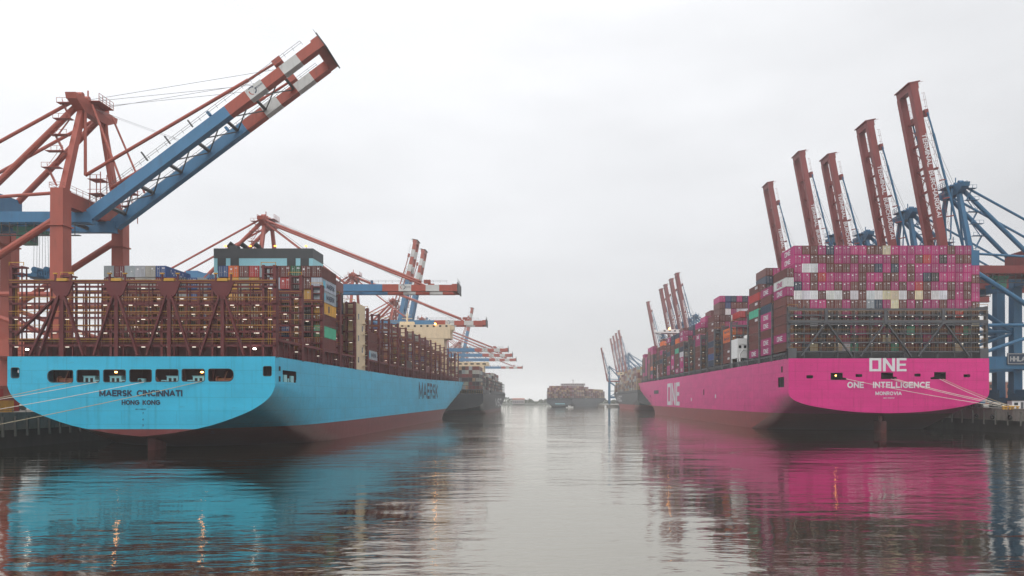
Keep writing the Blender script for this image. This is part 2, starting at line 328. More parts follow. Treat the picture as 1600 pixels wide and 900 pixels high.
# ------------------------------------------------------------------ water
def make_water():
    m = bpy.data.materials.new('harbour water'); m.use_nodes = True; t = m.node_tree; b = t.nodes['Principled BSDF']; L = t.links.new
    b.inputs['Base Color'].default_value = (0.006, 0.0045, 0.002, 1); b.inputs['Roughness'].default_value = 0.045; b.inputs['IOR'].default_value = 1.333
    g = N(t, 'ShaderNodeNewGeometry')
    def noise(sc, stretch, detail, off=0):
        mp = N(t, 'ShaderNodeMapping'); mp.inputs['Scale'].default_value = stretch; mp.inputs['Location'].default_value = (off, off, 0); L(g.outputs['Position'], mp.inputs[0])
        n = N(t, 'ShaderNodeTexNoise'); n.inputs['Scale'].default_value = sc; n.inputs['Detail'].default_value = detail; n.inputs['Roughness'].default_value = 0.5
        L(mp.outputs[0], n.inputs[0]); return n.outputs[0]
    def math_(op, a, c, v=None):
        q = N(t, 'ShaderNodeMath', operation=op)
        for k, s in ((0, a), (1, c)):
            if isinstance(s, (int, float)): q.inputs[k].default_value = s
            else: L(s, q.inputs[k])
        return q.outputs[0]
    swell = noise(0.09, (0.35, 1, 1), 2)
    chop = noise(0.42, (0.4, 1, 1), 3, 7)
    rip = noise(1.7, (0.5, 1, 1), 4, 3)
    gust = noise(0.018, (1, 1.6, 1), 3, 13)
    gr = N(t, 'ShaderNodeMapRange'); gr.inputs[1].default_value = 0.4; gr.inputs[2].default_value = 0.62; gr.inputs[3].default_value = 0.35; gr.inputs[4].default_value = 1.3; L(gust, gr.inputs[0])
    h = math_('ADD', math_('MULTIPLY', swell, 0.42), math_('MULTIPLY', math_('ADD', math_('MULTIPLY', chop, 0.28), math_('MULTIPLY', rip, 0.05)), gr.outputs[0]))
    bp = N(t, 'ShaderNodeBump'); bp.inputs['Strength'].default_value = 1.0; bp.inputs['Distance'].default_value = 0.42
    L(h, bp.inputs['Height']); L(bp.outputs[0], b.inputs['Normal'])
    gl = N(t, 'ShaderNodeBsdfGlossy'); gl.inputs['Color'].default_value = (0.97, 0.92, 0.8, 1); gl.inputs['Roughness'].default_value = 0.04; L(bp.outputs[0], gl.inputs['Normal'])
    ms = N(t, 'ShaderNodeMixShader'); ms.inputs[0].default_value = 0.4; L(b.outputs[0], ms.inputs[1]); L(gl.outputs[0], ms.inputs[2])
    L(ms.outputs[0], t.nodes['Material Output'].inputs['Surface'])
    mb = MB(); s = 9000
    mb.quad([(-s, -60, 0), (s, -60, 0), (s, s, 0), (-s, s, 0)])
    structure(mb.build('water', m))
make_water()

# ------------------------------------------------------------------ hulls
def smooth(t): t = max(0.0, min(1.0, t)); return t * t * (3 - 2 * t)
class Hull:
    def __init__(s, L, hw, prof, mid, zd_aft, zd_fwd, run=66, rake=14, bow_deck=34, bow_wl=125, levels_keep=2):
        s.L, s.hw, s.prof, s.mid, s.za, s.zf, s.run, s.rake, s.bd, s.bw = L, hw, prof, mid, zd_aft, zd_fwd, run, rake, bow_deck, bow_wl
    def zdeck(s, y): return s.za + (s.zf - s.za) * smooth((y - 0.35 * s.L) / (0.65 * s.L))
    def point(s, k, y):
        t = max(0.0, min(1.0, y / s.run)); tt = t ** 1.2 * (1 - .35 * t) / .65
        w0, z0 = s.prof[k]; w1, z1 = s.mid[k]
        w = w0 + (w1 - w0) * tt; z = z0 + (z1 - z0) * tt
        if k == 0: z = s.zdeck(y)
        return w, z
    def build(s, mat, parent, hole=None):
        """hole: (side, y0, y1, k0) leaves one side cell open between profile points k0 and k0+1"""
        K = len(s.prof); s0 = s.L - s.bw - 10
        ys = [0, 2, 4] + ([hole[1], hole[2]] if hole else []) + [12, 16, 22, 28, 34, 40, 48, 56, 66, 80, 100]
        ys = sorted(set(y for y in ys if y < s0)); y = 130
        while y < s0: ys.append(y); y += 30
        ys.append(s0)
        rows = []
        for y in ys: rows.append([(s.point(k, y)[0], y, s.point(k, y)[1]) for k in range(K)])
        for i in range(1, 27):
            tau = i / 26; tau = 1 - (1 - tau) ** 1.5; row = []
            for k in range(K):
                w, z = s.point(k, s.run + 1)
                zd = s.zdeck(s0 + (s.L - s0) * tau)
                if k == 0: z = zd
                u = smooth(max(0.0, min(1.0, z / zd)))
                Lz = s.L - s.rake * (1 - u) ** 1.0
                if z < 0: Lz += 0.35 * s.rake * min(1, -z / 6)
                yy = s0 + (Lz - s0) * tau
                ln = s.bw + (s.bd - s.bw) * u
                q = max(0.0, (yy - (Lz - ln)) / ln); f = max(0.0, 1 - q ** (1.7 + u * 0.7)) ** (1.05 - 0.35 * u)
                row.append((w * f, yy, z))
            rows.append(row)
        mb = MB()
        for sd in (1, -1):
            base = len(mb.v)
            for row in rows: mb.v += [(sd * w, yy, z) for w, yy, z in row]
            for i in range(len(rows) - 1):
                for k in range(K - 1):
                    if hole and sd == hole[0] and k == hole[3] and abs(rows[i][k][1] - hole[1]) < .01: continue
                    a = base + i * K + k; b = a + 1; c = a + K + 1; d = a + K
                    mb.f.append((a, d, c, b) if sd > 0 else (a, b, c, d)); mb.m.append(0)
        o = mb.build('hull', mat, parent, smooth=False)
        me = o.data
        sm = []
        for p in me.polygons: sm.append(True)
        me.polygons.foreach_set('use_smooth', sm)
        try: me.set_sharp_from_angle(angle=R(28))
        except Exception: pass
        # main deck
        dk = MB()
        for i in range(len(rows) - 1):
            a, b = rows[i][0], rows[i + 1][0]
            dk.quad([(-a[0] + .02, a[1], a[2] - .25), (a[0] - .02, a[1], a[2] - .25), (b[0] - .02, b[1], b[2] - .25), (-b[0] + .02, b[1], b[2] - .25)])
        s.rows = rows
        return o, dk
def transom(outline, holes, mat, parent, thick=0.16):
    """Flat stern plate cut through by its mooring openings (filled 2-D outline, then given thickness)."""
    cu = bpy.data.curves.new('t', 'CURVE'); cu.dimensions = '2D'; cu.fill_mode = 'BOTH'; cu.extrude = thick / 2
    for pts in [outline] + holes:
        sp = cu.splines.new('POLY'); sp.points.add(len(pts) - 1); sp.use_cyclic_u = True
        for p, (x, z) in zip(sp.points, pts): p.co = (x, z, 0, 1)
    ob = bpy.data.objects.new('t', cu); COL.objects.link(ob)
    dg = bpy.context.evaluated_depsgraph_get()
    me = bpy.data.meshes.new_from_object(ob.evaluated_get(dg))
    bpy.data.objects.remove(ob); bpy.data.curves.remove(cu)
    for v in me.vertices: v.co = (v.co.x, -v.co.z - thick / 2 + 0.0, v.co.y)
    me.materials.clear(); me.materials.append(mat)
    me.polygons.foreach_set('use_smooth', [False] * len(me.polygons))
    return link('transom', me, parent)
def rrect(x0, x1, z0, z1, r, big=None):
    """rounded rectangle; big = ('l'|'r', R): larger radius on one end"""
    pts = []
    rl = rr = r
    if big: rl, rr = (big[1], r) if big[0] == 'l' else (r, big[1])
    for cx, cz, a0, q in ((x1 - rr, z1 - rr, 0, rr), (x0 + rl, z1 - rl, 90, rl), (x0 + rl, z0 + rl, 180, rl), (x1 - rr, z0 + rr, 270, rr)):
        for k in range(5):
            a = R(a0 + 22.5 * k); pts.append((cx + q * math.cos(a), cz + q * math.sin(a)))
    return pts
def dense(prof, n):
    """resample a half profile to n points by length, keeping the ends"""
    d = [0]
    for a, b in zip(prof, prof[1:]): d.append(d[-1] + math.dist(a, b))
    out = []
    for i in range(n):
        t = d[-1] * i / (n - 1); j = max(k for k in range(len(d) - 1) if d[k] <= t + 1e-9)
        u = (t - d[j]) / (d[j + 1] - d[j]); out.append((prof[j][0] + (prof[j + 1][0] - prof[j][0]) * u, prof[j][1] + (prof[j + 1][1] - prof[j][1]) * u))
    return out
def spline(pts, n=5):
    out = []
    for i in range(len(pts) - 1):
        p0 = pts[max(i - 1, 0)]; p1 = pts[i]; p2 = pts[i + 1]; p3 = pts[min(i + 2, len(pts) - 1)]
        for k in range(n):
            t = k / n
            out.append(tuple(0.5 * (2 * b + (c - a) * t + (2 * a - 5 * b + 4 * c - d) * t * t + (3 * b - a - 3 * c + d) * t ** 3) for a, b, c, d in zip(p0, p1, p2, p3)))
    out.append(pts[-1]); return out

# ------------------------------------------------------------------ shipping containers
CL, CW, CH = 12.19, 2.44, 2.74
def container_meshes():
    b = MB(); hw = CW / 2; f = 0.14
    for x in (-hw, hw - f):
        for y in (0, CL - f): b.box(x, x + f, y, y + f, 0, CH)
    for x in (-hw, hw - f):
        for z in (0, CH - f): b.box(x + .004, x + f - .004, f, CL - f, z + .002, z + f - .002)
    for y in (0, CL - f):
        for z in (0, CH - f): b.box(-hw + f, hw - f, y + .004, y + f - .004, z + .002, z + f - .002)
    n = 30; st = (CL - 2 * f) / n                          # corrugated long sides
    for sd in (-1, 1):
        prev = None
        for i in range(n):
            y = f + i * st
            for yy, off in ((y, .02), (y + st * .3, .02), (y + st * .45, .065), (y + st * .85, .065)):
                p = (sd * (hw - off), yy)
                if prev: b.quad([(prev[0], prev[1], f - .01), (p[0], p[1], f - .01), (p[0], p[1], CH - f + .01), (prev[0], prev[1], CH - f + .01)])
                prev = p
        b.quad([(prev[0], prev[1], f - .01), (sd * (hw - .02), CL - f, f - .01), (sd * (hw - .02), CL - f, CH - f + .01), (prev[0], prev[1], CH - f + .01)])
    b.quad([(-hw + .02, .02, CH - .03), (hw - .02, .02, CH - .03), (hw - .02, CL - .02, CH - .03), (-hw + .02, CL - .02, CH - .03)])
    b.quad([(-hw + .02, CL - .05, .05), (hw - .02, CL - .05, .05), (hw - .02, CL - .05, CH - .05), (-hw + .02, CL - .05, CH - .05)])
    body = b.mesh('container body', [M['box']])
    doors = []
    for v in range(4):
     d = MB()
     for x0, x1 in ((-hw + f + .01, -.02), (.02, hw - f - .01)):
        d.box(x0, x1, .05, .1, f + .01, CH - f - .01)
        for k in range(3):
            z = f + .2 + k * .8; d.box(x0 + .12, x1 - .12, .03, .05, z, z + .62)
        for k in (.28, .72):
            x = x0 + (x1 - x0) * k; d.box(x - .035, x + .035, -.02, .03, f + .03, CH - f - .03, 1)
            d.box(x - .02, x + .26, -.035, -.02, 1.05, 1.12, 1)
     for (a0, a1, c0, c1) in (((.2, .62, 1.85, 2.2), (.72, .95, 1.5, 1.62)), ((.25, .95, 2.05, 2.3), (-.8, -.55, 1.9, 2.1)), ((-.75, -.35, 1.7, 2.1), (.3, .9, 2.1, 2.25)), ((.3, .55, 1.2, 1.45),))[v]:
        d.box(a0, a1, -.002, .028, c0, c1, 2)
     doors.append(d.mesh('container door', [M['box'], M['steel'], M['dim_white']]))
    door = doors
    return body, door
C_BODY, C_DOOR = container_meshes()
C_EMPTY_H = CH
PAL = dict(M=S(178, 40, 112, .82), B=S(98, 46, 40), D=S(46, 32, 32), W=S(212, 210, 212), C=S(206, 192, 160), N=S(36, 52, 72), G=S(132, 140, 142),
           R=S(168, 46, 44), T=S(70, 165, 135), O=S(214, 104, 44), Y=S(200, 150, 62), K=S(40, 92, 64), L=S(44, 70, 118), V=S(104, 34, 36), A=S(168, 176, 184), E=S(150, 150, 138), F=S(150, 122, 92), H=S(132, 104, 106))
NAMES = dict(M='magenta', B='brown', D='dark brown', W='white', C='cream', N='dark navy', G='grey', R='red', T='sea green', O='orange', Y='yellow', K='green', L='blue', V='maroon', A='pale grey', E='greenish grey', F='tan', H='dusty pink')
def jit(c, a=0.14):
    k = 1 + random.uniform(-a, a); return tuple(max(0.004, min(0.9, v * k * (1 + random.uniform(-.05, .05)))) for v in c)
_cbody = None
def container(code, x, y, z, label, group, logo=None, rz=0.0):
    """one container: its body is the thing, doors (and side lettering) are its parts"""
    o = link('shipping_container', C_BODY, None, (x, y, z)); o.rotation_euler = (0, 0, rz)
    tag(o, label, 'container', group); c = jit(PAL[code], .24 if code == 'M' else .16); o.color = (*c, 1)
    d = link('door', random.choice(C_DOOR), o); d.color = (*c, 1)
    if logo: 
        l = link('lettering', logo, o)
    return o
def logo_mesh(kind, sd):
    """side lettering in container coordinates on the long side sd"""
    b = MB(); x = sd * (CW / 2 + .012); right = (0, sd, 0); up = (0, 0, 1)
    def at(a, z): return (x, a if sd > 0 else CL - a, z)
    if kind == 'one': put_block_one(b, at(3.4, .55), right, up, 5.4, 1.55); ms = [M['dim_white']]
    elif kind == 'one_pink': put_block_one(b, at(3.4, .55), right, up, 5.4, 1.55); ms = [M['pinkletter']]
    elif kind == 'maersk':
        put_caps(b, 'MAERSK', at(4.2, .75), right, up, 6.6, 1.25, .2, .3); ms = [M['navy'], M['turq']]
        b.quad([Vector(at(1.5, .5)) + Vector(right) * a + Vector(up) * z for a, z in ((0, 0), (1.8, 0), (1.8, 1.8), (0, 1.8))], 1)
    elif kind == 'hapag': put_text(b, 'Hapag-Lloyd', at(1.6, .7), right, up, 8.6, 1.5, 0, .02); ms = [M['navy']]
    elif kind == 'mark':
        for a, w in ((7.6, .9), (8.7, .9), (9.8, .9)): b.quad([Vector(at(a, 1.3)) + Vector(right) * p + Vector(up) * q for p, q in ((0, 0), (w, 0), (w, .9), (0, .9))])
        ms = [M['dim_white']]
    elif kind == 'script':                                  # flowing white script
        pts = [Vector(at(2.2 + t * .11, 1.35 + .75 * math.sin(t * .55) * math.cos(t * .17))) for t in range(70)]
        for p, q in zip(pts, pts[1:]):
            b.quad([p, q, q + Vector((0, 0, .22)), p + Vector((0, 0, .22))])
        ms = [M['dim_white']]
    elif kind == 'panel':
        b.quad([Vector(at(5.6, .6)) + Vector(right) * p + Vector(up) * q for p, q in ((0, 0), (1.0, 0), (1.0, 1.6), (0, 1.6))]); ms = [M['navy']]
    return b.mesh('container lettering', ms)
M['pinkletter'] = paint('magenta lettering', PAL['M'], 0.6, 0.05)
LOGO = {(k, s): logo_mesh(k, s) for k, s in (('one', -1), ('one_pink', -1), ('maersk', 1), ('hapag', -1), ('mark', -1), ('script', 1), ('panel', 1))}

REST = MB(); REST_COL = []                                  # every further container, beyond the 300 that show largest
def rest(code, x, y, z, doors=True):
    n0 = len(REST.f); hw = CW / 2; c = jit(PAL[code], .2)
    REST.box(x - hw, x + hw, y + .1, y + CL, z, z + CH - .05)
    k = len(REST.f) - n0; REST_COL.extend([c] * k)
    if doors:
        n1 = len(REST.f)
        for xx in (-hw, -.06, hw - .12): REST.box(x + xx, x + xx + .12, y - .02, y + .1, z + .02, z + CH - .07)
        for zz in (0, CH - .18): REST.box(x - hw + .125, x + hw - .125, y, y + .1, z + zz + .003, z + zz + .12)
        REST_COL.extend([tuple(v * .8 for v in c)] * (len(REST.f) - n1))
        n1 = len(REST.f)
        for xx in (-.75, -.3, .3, .75): REST.box(x + xx - .03, x + xx + .03, y + .02, y + .1, z + .15, z + CH - .2)
        if random.random() < .6: REST.box(x + .25, x + .7, y + .05, y + .1, z + 1.9, z + 2.2)
        REST_COL.extend([(0.35, 0.34, 0.33)] * (len(REST.f) - n1))
def build_rest():
    o = REST.build('container_stack', M['box_mix'])
    at = o.data.color_attributes.new('paint', 'FLOAT_COLOR', 'CORNER')
    buf = []
    for p in o.data.polygons:
        c = REST_COL[p.index]; buf += [c[0], c[1], c[2], 1.0] * p.loop_total
    at.data.foreach_set('color', buf)
    tag(o, 'mixed brown, magenta and grey containers packed in the stacks behind the front rows', 'containers', 'packed containers', 'stuff')

# ------------------------------------------------------------------ lashing bridges (the lattice frames between the container bays)
def lashing_frame(hw, z0, levels, ztop, ztow, colw, deep, heavy, vees=(), plates=False, tow_w=3.0, rk=1.0):
    b = MB(); r = MB(); n = max(2, round(2 * hw / colw)); w = 2 * hw / n
    for i in range(n + 1):
        x = -hw + i * w; big = i in (0, n) or i % heavy == 0
        t = .62 if i in (0, n) else (.46 if big and colw < 4 else .26 if big else .2)
        x = max(-hw + t / 2, min(hw - t / 2, x))
        top = ztow if (i in (0, n) or abs(abs(x) - (hw - tow_w)) < w * .5) else ztop
        for y in (t / 2, deep - t / 2):
            b.box(x - t / 2, x + t / 2, y - t / 2, y + t / 2, z0, top + (.15 if big else 0))
        if big:
            for z in levels: b.beam((x, t, z - 1.6), (x, deep - t, z - .3), .16)
    for z in levels:
        b.box(-hw, hw, .03, deep - .03, z - .1, z)
        b.box(-hw, hw, .0, .22, z - .42, z - .101)
        for y, h, rr in ((-.02, 1.1, .045), (-.02, .58, .02), (deep + .02, 1.1, .022)):
            rr *= rk; r.box(-hw, hw, y - rr, y + rr, z + h - rr, z + h + rr)
        for i in range(0, n + 1):
            x = -hw + i * w
            b.box(x - .03, x + .03, -.05, -.001, z + .01, z + 1.06)
    b.box(-hw, hw, .02, .7, ztop - .75, ztop)
    for s in (-1, 1):
        x0, x1 = sorted((s * hw, s * (hw - tow_w)))
        b.box(x0, x1, .05, deep - .05, ztow - .4, ztow - .1)
        b.box(x0 + .4, x1 - .4, .05, deep - .05, (ztop + ztow) / 2 - .3, (ztop + ztow) / 2 - .1)
        r.box(x0, x1, -.05, .05, ztow + .6, ztow + .72); r.box(x0, x0 + .1, -.04, .06, ztow, ztow + .7); r.box(x1 - .1, x1, -.04, .06, ztow, ztow + .7)
        for k, z in enumerate(levels[:-1]):              # ladders
            xx = s * (hw - 1.4); 
            for q in (-.22, .22): r.box(xx + q - .03, xx + q + .03, .3, .36, z, levels[k + 1])
    for (xa, za, xb, zb, t) in vees:
        b.beam((xa, -.22, za), (xb, -.22, zb), t, .34)
    if plates:
        for (xa, za) in plates:
            p = [(-2.4, 0), (2.4, 0), (1.5, -2.3), (.45, -3.4), (-.45, -3.4), (-1.5, -2.3)]
            b.quad([(xa + u, -.42, za + v) for u, v in p]); b.quad([(xa + u, -.02, za + v) for u, v in p][::-1])
            for (u, v), (u2, v2) in zip(p, p[1:] + p[:1]): b.quad([(xa + u, -.42, za + v), (xa + u, -.02, za + v), (xa + u2, -.02, za + v2), (xa + u2, -.42, za + v2)])
            b.box(xa - .35, xa + .35, -.3, .3, z0, za)
            r.box(xa - 1.0, xa + 1.0, -.3, .3, za + .2, za + .75)
            for q in (-1.6, 1.5): b.box(xa + q, xa + q + .3, -.1, .2, za, za + 1.6); r.box(xa + q - .2, xa + q + .5, -.2, .25, za + 1.6, za + 1.85)
    return b, r, n, w
def lamp_mesh():
    b = MB(); b.box(-.34, .34, -.09, .09, -.1, .0); return b.mesh('tube lamp', [M['lamp_w']])
LAMP = lamp_mesh()

# ------------------------------------------------------------------ the turquoise ship
def ship_turquoise():
    HW, L = 26.75, 350.0
    X0, Y0 = -81.4, 144.7
    root = thing('container_ship', 'turquoise container ship with a row of mooring openings across its broad stern', 'container ship', (X0, Y0, 0))
    lower = spline([(26.75, 14.0), (26.72, 12.9), (25.8, 11.0), (23.8, 9.3), (20.6, 7.55), (14, 5.2), (6.5, 3.7), (0, 2.97)], 3)
    prof = [(26.75, 18.98), (26.75, 16.4)] + lower
    mid = [(26.75, 19), (26.75, 16.4)] + dense([(26.75, 14), (26.75, 0), (26.75, -5), (24.5, -9), (14, -10), (0, -10)], len(lower))
    H = Hull(L, HW, prof, mid, 18.98, 21.6, run=68, rake=15, bow_deck=30, bow_wl=120)
    hp = hull_paint('turquoise hull paint', S(48, 168, 200, 1.1), S(112, 48, 48, 0.8), 4.45, 5.8, 0, 340)
    hull, deck = H.build(hp, root, hole=(1, 4, 12, 1))
    deck.build('main_deck', M['maroon'], root)
    def hx(p): return (p - 221) / 7.81
    def hz(p): return CAMZ + (VY - p) / 7.81
    outline = [(w, z) for w, z in prof if True] + [(-w, z) for w, z in prof[::-1][1:]]
    spans = [(75, 114.6, 578.3, 597.5), (120.5, 155.8, 578, 597.3), (162, 196.8, 577.6, 597), (203, 237.3, 577.4, 596.8), (243.6, 279, 577, 596.3), (284.5, 320, 576.6, 595.8), (326, 365, 576.2, 595.7)]
    holes = []
    for i, (a, b, c, d) in enumerate(spans):
        holes.append(rrect(hx(a), hx(b), hz(d), hz(c), .38, ('l', 1.0) if i == 0 else (('r', 1.0) if i == 6 else None)))
    for a, b, c, d in ((18, 30.5, 574.5, 590.5), (411.5, 424.5, 572.3, 587.5)): holes.append(rrect(hx(a), hx(b), hz(d), hz(c), .3))
    transom(outline, holes, hp, root)
    # rims round the openings
    for h in holes:
        b = MB()
        for p, q in zip(h, h[1:] + h[:1]): b.tube((p[0], -.17, p[1]), (q[0], -.17, q[1]), .07, 5)
        b.build('opening_rim', M['charcoal'] if len(h) else None, root)
    # the mooring deck behind the openings
    rm = MB(); rm.box(-26.3, 26.3, .05, 13, 13.0, 13.3); rm.box(-26.3, 26.3, 12.6, 12.9, 13.3, 18.6); rm.box(-26.3, 26.3, .05, 12.6, 18.3, 18.6)
    for x in range(-24, 25, 6): rm.box(x - .2, x + .2, 5, 5.4, 13.3, 18.3); rm.box(x - .15, x + .15, .3, 12, 17.7, 18.3)
    for x in range(-25, 26, 3): rm.box(x - .08, x + .08, 12.4, 12.55, 13.3, 18.3)
    rm.build('mooring_deck', M['maroon_dark'], root)
    rnd = random.Random(3)
    for i, (a, b, c, d) in enumerate(spans):
        x0, x1 = hx(a), hx(b); w = MB(); z = 13.3
        if i in (1, 2, 4, 5):
            s = 1 if i < 3 else -1; cx = (x0 + x1) / 2 - s * .5
            w.box(cx - 1.15, cx + 1.15, 1.0, 2.3, z, z + 1.75); w.box(cx - .75, cx - .2, .95, 1.0, z + .6, z + 1.4, 1); w.box(cx + .2, cx + .75, .95, 1.0, z + .6, z + 1.4, 1)
            w.box(cx - 1.3, cx + 1.3, .9, 2.4, z + 1.75, z + 1.85)
            w.box(cx + s * 1.7 - .5, cx + s * 1.7 + .5, .9, 1.8, z, z + 1.0); w.box(cx + s * 1.7 - .3, cx + s * 1.7 + .3, .85, .9, z + .4, z + .8, 1)
        elif i == 3:
            w.tube((-0.7, 1.4, z), (-0.7, 1.4, z + 1.3), .75, 12); w.tube((-0.7, .62, z + .85), (-0.7, .6, z + .85), .36, 12, 1)
            w.beam((.6, 2.6, z), (1.3, 2.6, z + 2.6), .22, mat=2); w.beam((2.4, 2.6, z), (1.5, 2.6, z + 1.6), .2, mat=2)
        else:
            cx = (x0 + x1) / 2
            w.tube((cx - 1.6, 2.2, z + .9), (cx + 1.4, 2.2, z + .9), .5, 12, 2); w.tube((cx - 1.7, 2.2, z + .9), (cx - 1.55, 2.2, z + .9), .95, 14, 2); w.tube((cx + 1.4, 2.2, z + .9), (cx + 1.55, 2.2, z + .9), .95, 14, 2)
            w.beam((cx - .5, 1.4, z), (cx + .6, 1.4, z + 2.8), .14, mat=2); w.box(cx - 2, cx + 2, 1.5, 1.56, z + 1.2, z + 1.26, 3)
        w.build('mooring_winch', [M['machine'], M['seal'], paint('red oxide winch', (0.3, 0.1, 0.06), .6, .2), M['yellow']], root)
        l = MB(); lx = (x0 + x1) / 2 + rnd.uniform(-.8, .8); l.box(lx - .32, lx + .32, 3.0, 3.2, 17.55, 17.7)
        l.build('ceiling_lamp', M['flood_w'], root)
    for p in (178, 313):
        b = MB(); b.box(hx(p) - .2, hx(p) + .2, .5, .75, 15.75, 16.0); b.build('floodlight', M['flood_o'], root)
    # side opening near the stern, with its fairlead frames
    b = MB(); b.box(26.4, 26.7, 4.9, 6.6, 14, 15.5); b.box(26.4, 26.7, 8.9, 10.6, 14, 15.4); b.box(26.3, 26.65, 7.4, 8.0, 14, 14.8); b.build('fairlead', M['machine'], root)
    b = MB(); b.box(26.78, 26.84, 1.8, 2.6, 16.2, 17.1); b.build('side_port', M['seal'], root); b = MB(); b.box(26.78, 26.84, 1.8, 2.6, 14.0, 15.1); b.build('side_port', M['seal'], root)
    for zz in (16.0, 14.3):
        b = MB(); b.box(hx(27.5), hx(29.6), -.02, .35, zz - .28, zz + .28); b.build('fairlead', M['dim_white'], root)
    # writing
    b = MB(); put_caps(b, 'MAERSK CINCINNATI', (hx(155.5), -.19, hz(619.5)), (1, 0, 0), (0, 0, 1), 130 / 7.81, 10.2 / 7.81, .24)
    b.build('ship_name_lettering', M['navy'], root); b = MB()
    put_caps(b, 'HONG KONG', (hx(190.5), -.19, hz(632.8)), (1, 0, 0), (0, 0, 1), 60 / 7.81, 7.8 / 7.81, .24)
    b.build('home_port_lettering', M['navy'], root); b = MB()
    put_text(b, 'IMO 9948762', (hx(212), -.19, hz(640.6)), (1, 0, 0), (0, 0, 1), 17 / 7.81, 2.2 / 7.81, 0, .02, 1.1)
    b.build('hull_number_lettering', M['navy'], root)
    b = MB(); put_caps(b, 'MAERSK', (HW + .06, 160, 10.6), (0, 1, 0), (0, 0, 1), 52, 7.2, .2, .3); b.build('side_lettering', paint('faded navy lettering', (0.02, 0.05, 0.085), .6, .1), root)
    b = MB()
    for k in range(3): put_text(b, '%d' % (7 - k), (.25, -.19, 7.4 - k * 1.2), (1, 0, 0), (0, 0, 1), .3, .4)
    b.build('draught_marks', M['navy'], root)
    # rudder
    b = MB()
    pts = [(0, 2.2), (.45, 4.2), (.35, 7.5), (0, 9.3)]
    for z0, z1 in ((-6, 2.6),):
        ring = [(w, y) for w, y in pts] + [(-w, y) for w, y in pts[::-1][1:-1]]
        n = len(ring); i0 = len(b.v); b.v += [(x, y, z0) for x, y in ring] + [(x, y, z1) for x, y in ring]
        for k in range(n): b.f.append((i0 + k, i0 + (k + 1) % n, i0 + n + (k + 1) % n, i0 + n + k)); b.m.append(0)
        b.f.append(tuple(i0 + n + k for k in range(n))); b.m.append(0)
    b.tube((0, 5, 2.5), (0, 5, 6), .5, 10)
    b.build('rudder', M['rudder'], root)
    # lashing bridges
    LV = [21.4, 24.2, 26.95, 29.8, 33.2]
    ap = [hx(96), hx(181), hx(263.5), hx(347)]
    vees = []
    for i, a in enumerate(ap):
        for s in (-1, 1): vees.append((a + s * .5, 31.2, a + s * 4.4, 19.2, .8))
    vees.append((ap[0] - 1.5, 30.5, hx(24), 23.2, .8)); vees.append((ap[0] - .8, 30.8, hx(47), 19.3, .7))
    vees.append((hx(24), 27.0, hx(60), 23.8, .35))
    fb, fr, n, w = lashing_frame(HW, 18.75, LV, 34.4, 37.2, 2.55, 1.5, 4, vees, [(a, 33.9) for a in ap])
    lamps = []
    def bridge(me_f, me_r, y, zoff=0, lev=LV, step=2, nn=n, ww=w):
        o = link('lashing_bridge', me_f, root, (0, y, 0)); link('handrail', me_r, o)
        for li, z in enumerate(lev):
            for i in range(nn):
                if (i + li) % step == 0 and rnd.random() < .85: lamps.append((o, -HW + (i + .5) * ww, .35, z - .43))
        return o
    bridge(fb.mesh('stern lashing bridge', [M['maroon']]), fr.mesh('handrails', [M['yellow']]), .25)
    fb2, fr2, n2, w2 = lashing_frame(HW, 18.75, LV, 34.6, 37.9, 2.55, 1.4, 4, rk=.55)
    m2, r2 = fb2.mesh('lashing bridge', [M['maroon']]), fr2.mesh('handrails', [M['yellow']])
    sb = [0.8 + 14.7 * i for i in range(1, 21) if i not in (18,)]
    for s in sb: bridge(m2, r2, s, step=2 if s < 60 else 3)
    rest_l = MB()
    for i, (o, x, y, z) in enumerate(lamps):
        if i < 96: link('lamp', LAMP, o, (x, y, z))
        else: rest_l.box(x - .34, x + .34, o.location.y + y - .09, o.location.y + y + .09, z - .1, z)
    q = rest_l.build('lamp', M['lamp_w'], root); q['kind'] = 'stuff'
    for p, yy, mm in ((43, 546, 'flood_w'), (398, 545, 'flood_w')):
        b = MB(); b.box(hx(p) - .26, hx(p) + .26, -.3, -.05, hz(yy) - .16, hz(yy) + .16); b.build('floodlight', M[mm], root)
    # hatch coamings and deck-edge stanchions
    b = MB()
    for i in range(0, 20):
        if i in (4, 18): continue
        s = 0.8 + 14.7 * i; zd = H.zdeck(s)
        b.box(-25.2, 25.2, s + 1.6, s + 14.3, zd - .3, 22.5); b.box(-26.5, 26.5, s + 1.8, s + 14.1, 22.2, 22.75)
    b.build('hatch_coaming', M['maroon'], root)
    b = MB()
    for i in range(96):
        y = 2 + i * 3.0
        for sd in (-1, 1): b.box(sd * 26.55 - .12, sd * 26.55 + .12, y, y + .24, H.zdeck(y) - .2, H.zdeck(y) + 3.1)
    for sd in (-1, 1):
        b.beam((sd * 26.6, 1, 20.3), (sd * 26.6, 290, 22.1), .07); b.beam((sd * 26.6, 1, 19.6), (sd * 26.6, 290, 21.4), .07)
    b.build('deck_stanchions', M['maroon'], root)
    # funnel casing with cream engine housing
    b = MB(); b.box(-26.7, -14, 61.5, 71, 18.7, 38); b.box(14.5, 26.7, 61.5, 71, 18.7, 38); b.box(-14, 14.5, 62, 71, 18.7, 40)
    for k in range(5):
        b.box(26.7, 26.74, 63 + (k % 2) * 4.2, 64.2 + (k % 2) * 4.2, 21 + k * 3.1, 22.6 + k * 3.1, 1)
        b.box(26.7, 27.6, 68.2, 70.2, 20.2 + k * 3.1, 20.3 + k * 3.1, 0)
    b.build('engine_housing', [M['cream'], M['glass']], root)
    fx0, fx1, fy0, fy1 = -13.9, 14.3, 61.3, 70.6
    b = MB(); b.box(fx0, fx1, fy0, fy1, 40, 50.6); fc = b.build('funnel_casing', paint('casing paint', (0.27, 0.56, 0.63), .5, .06), root)
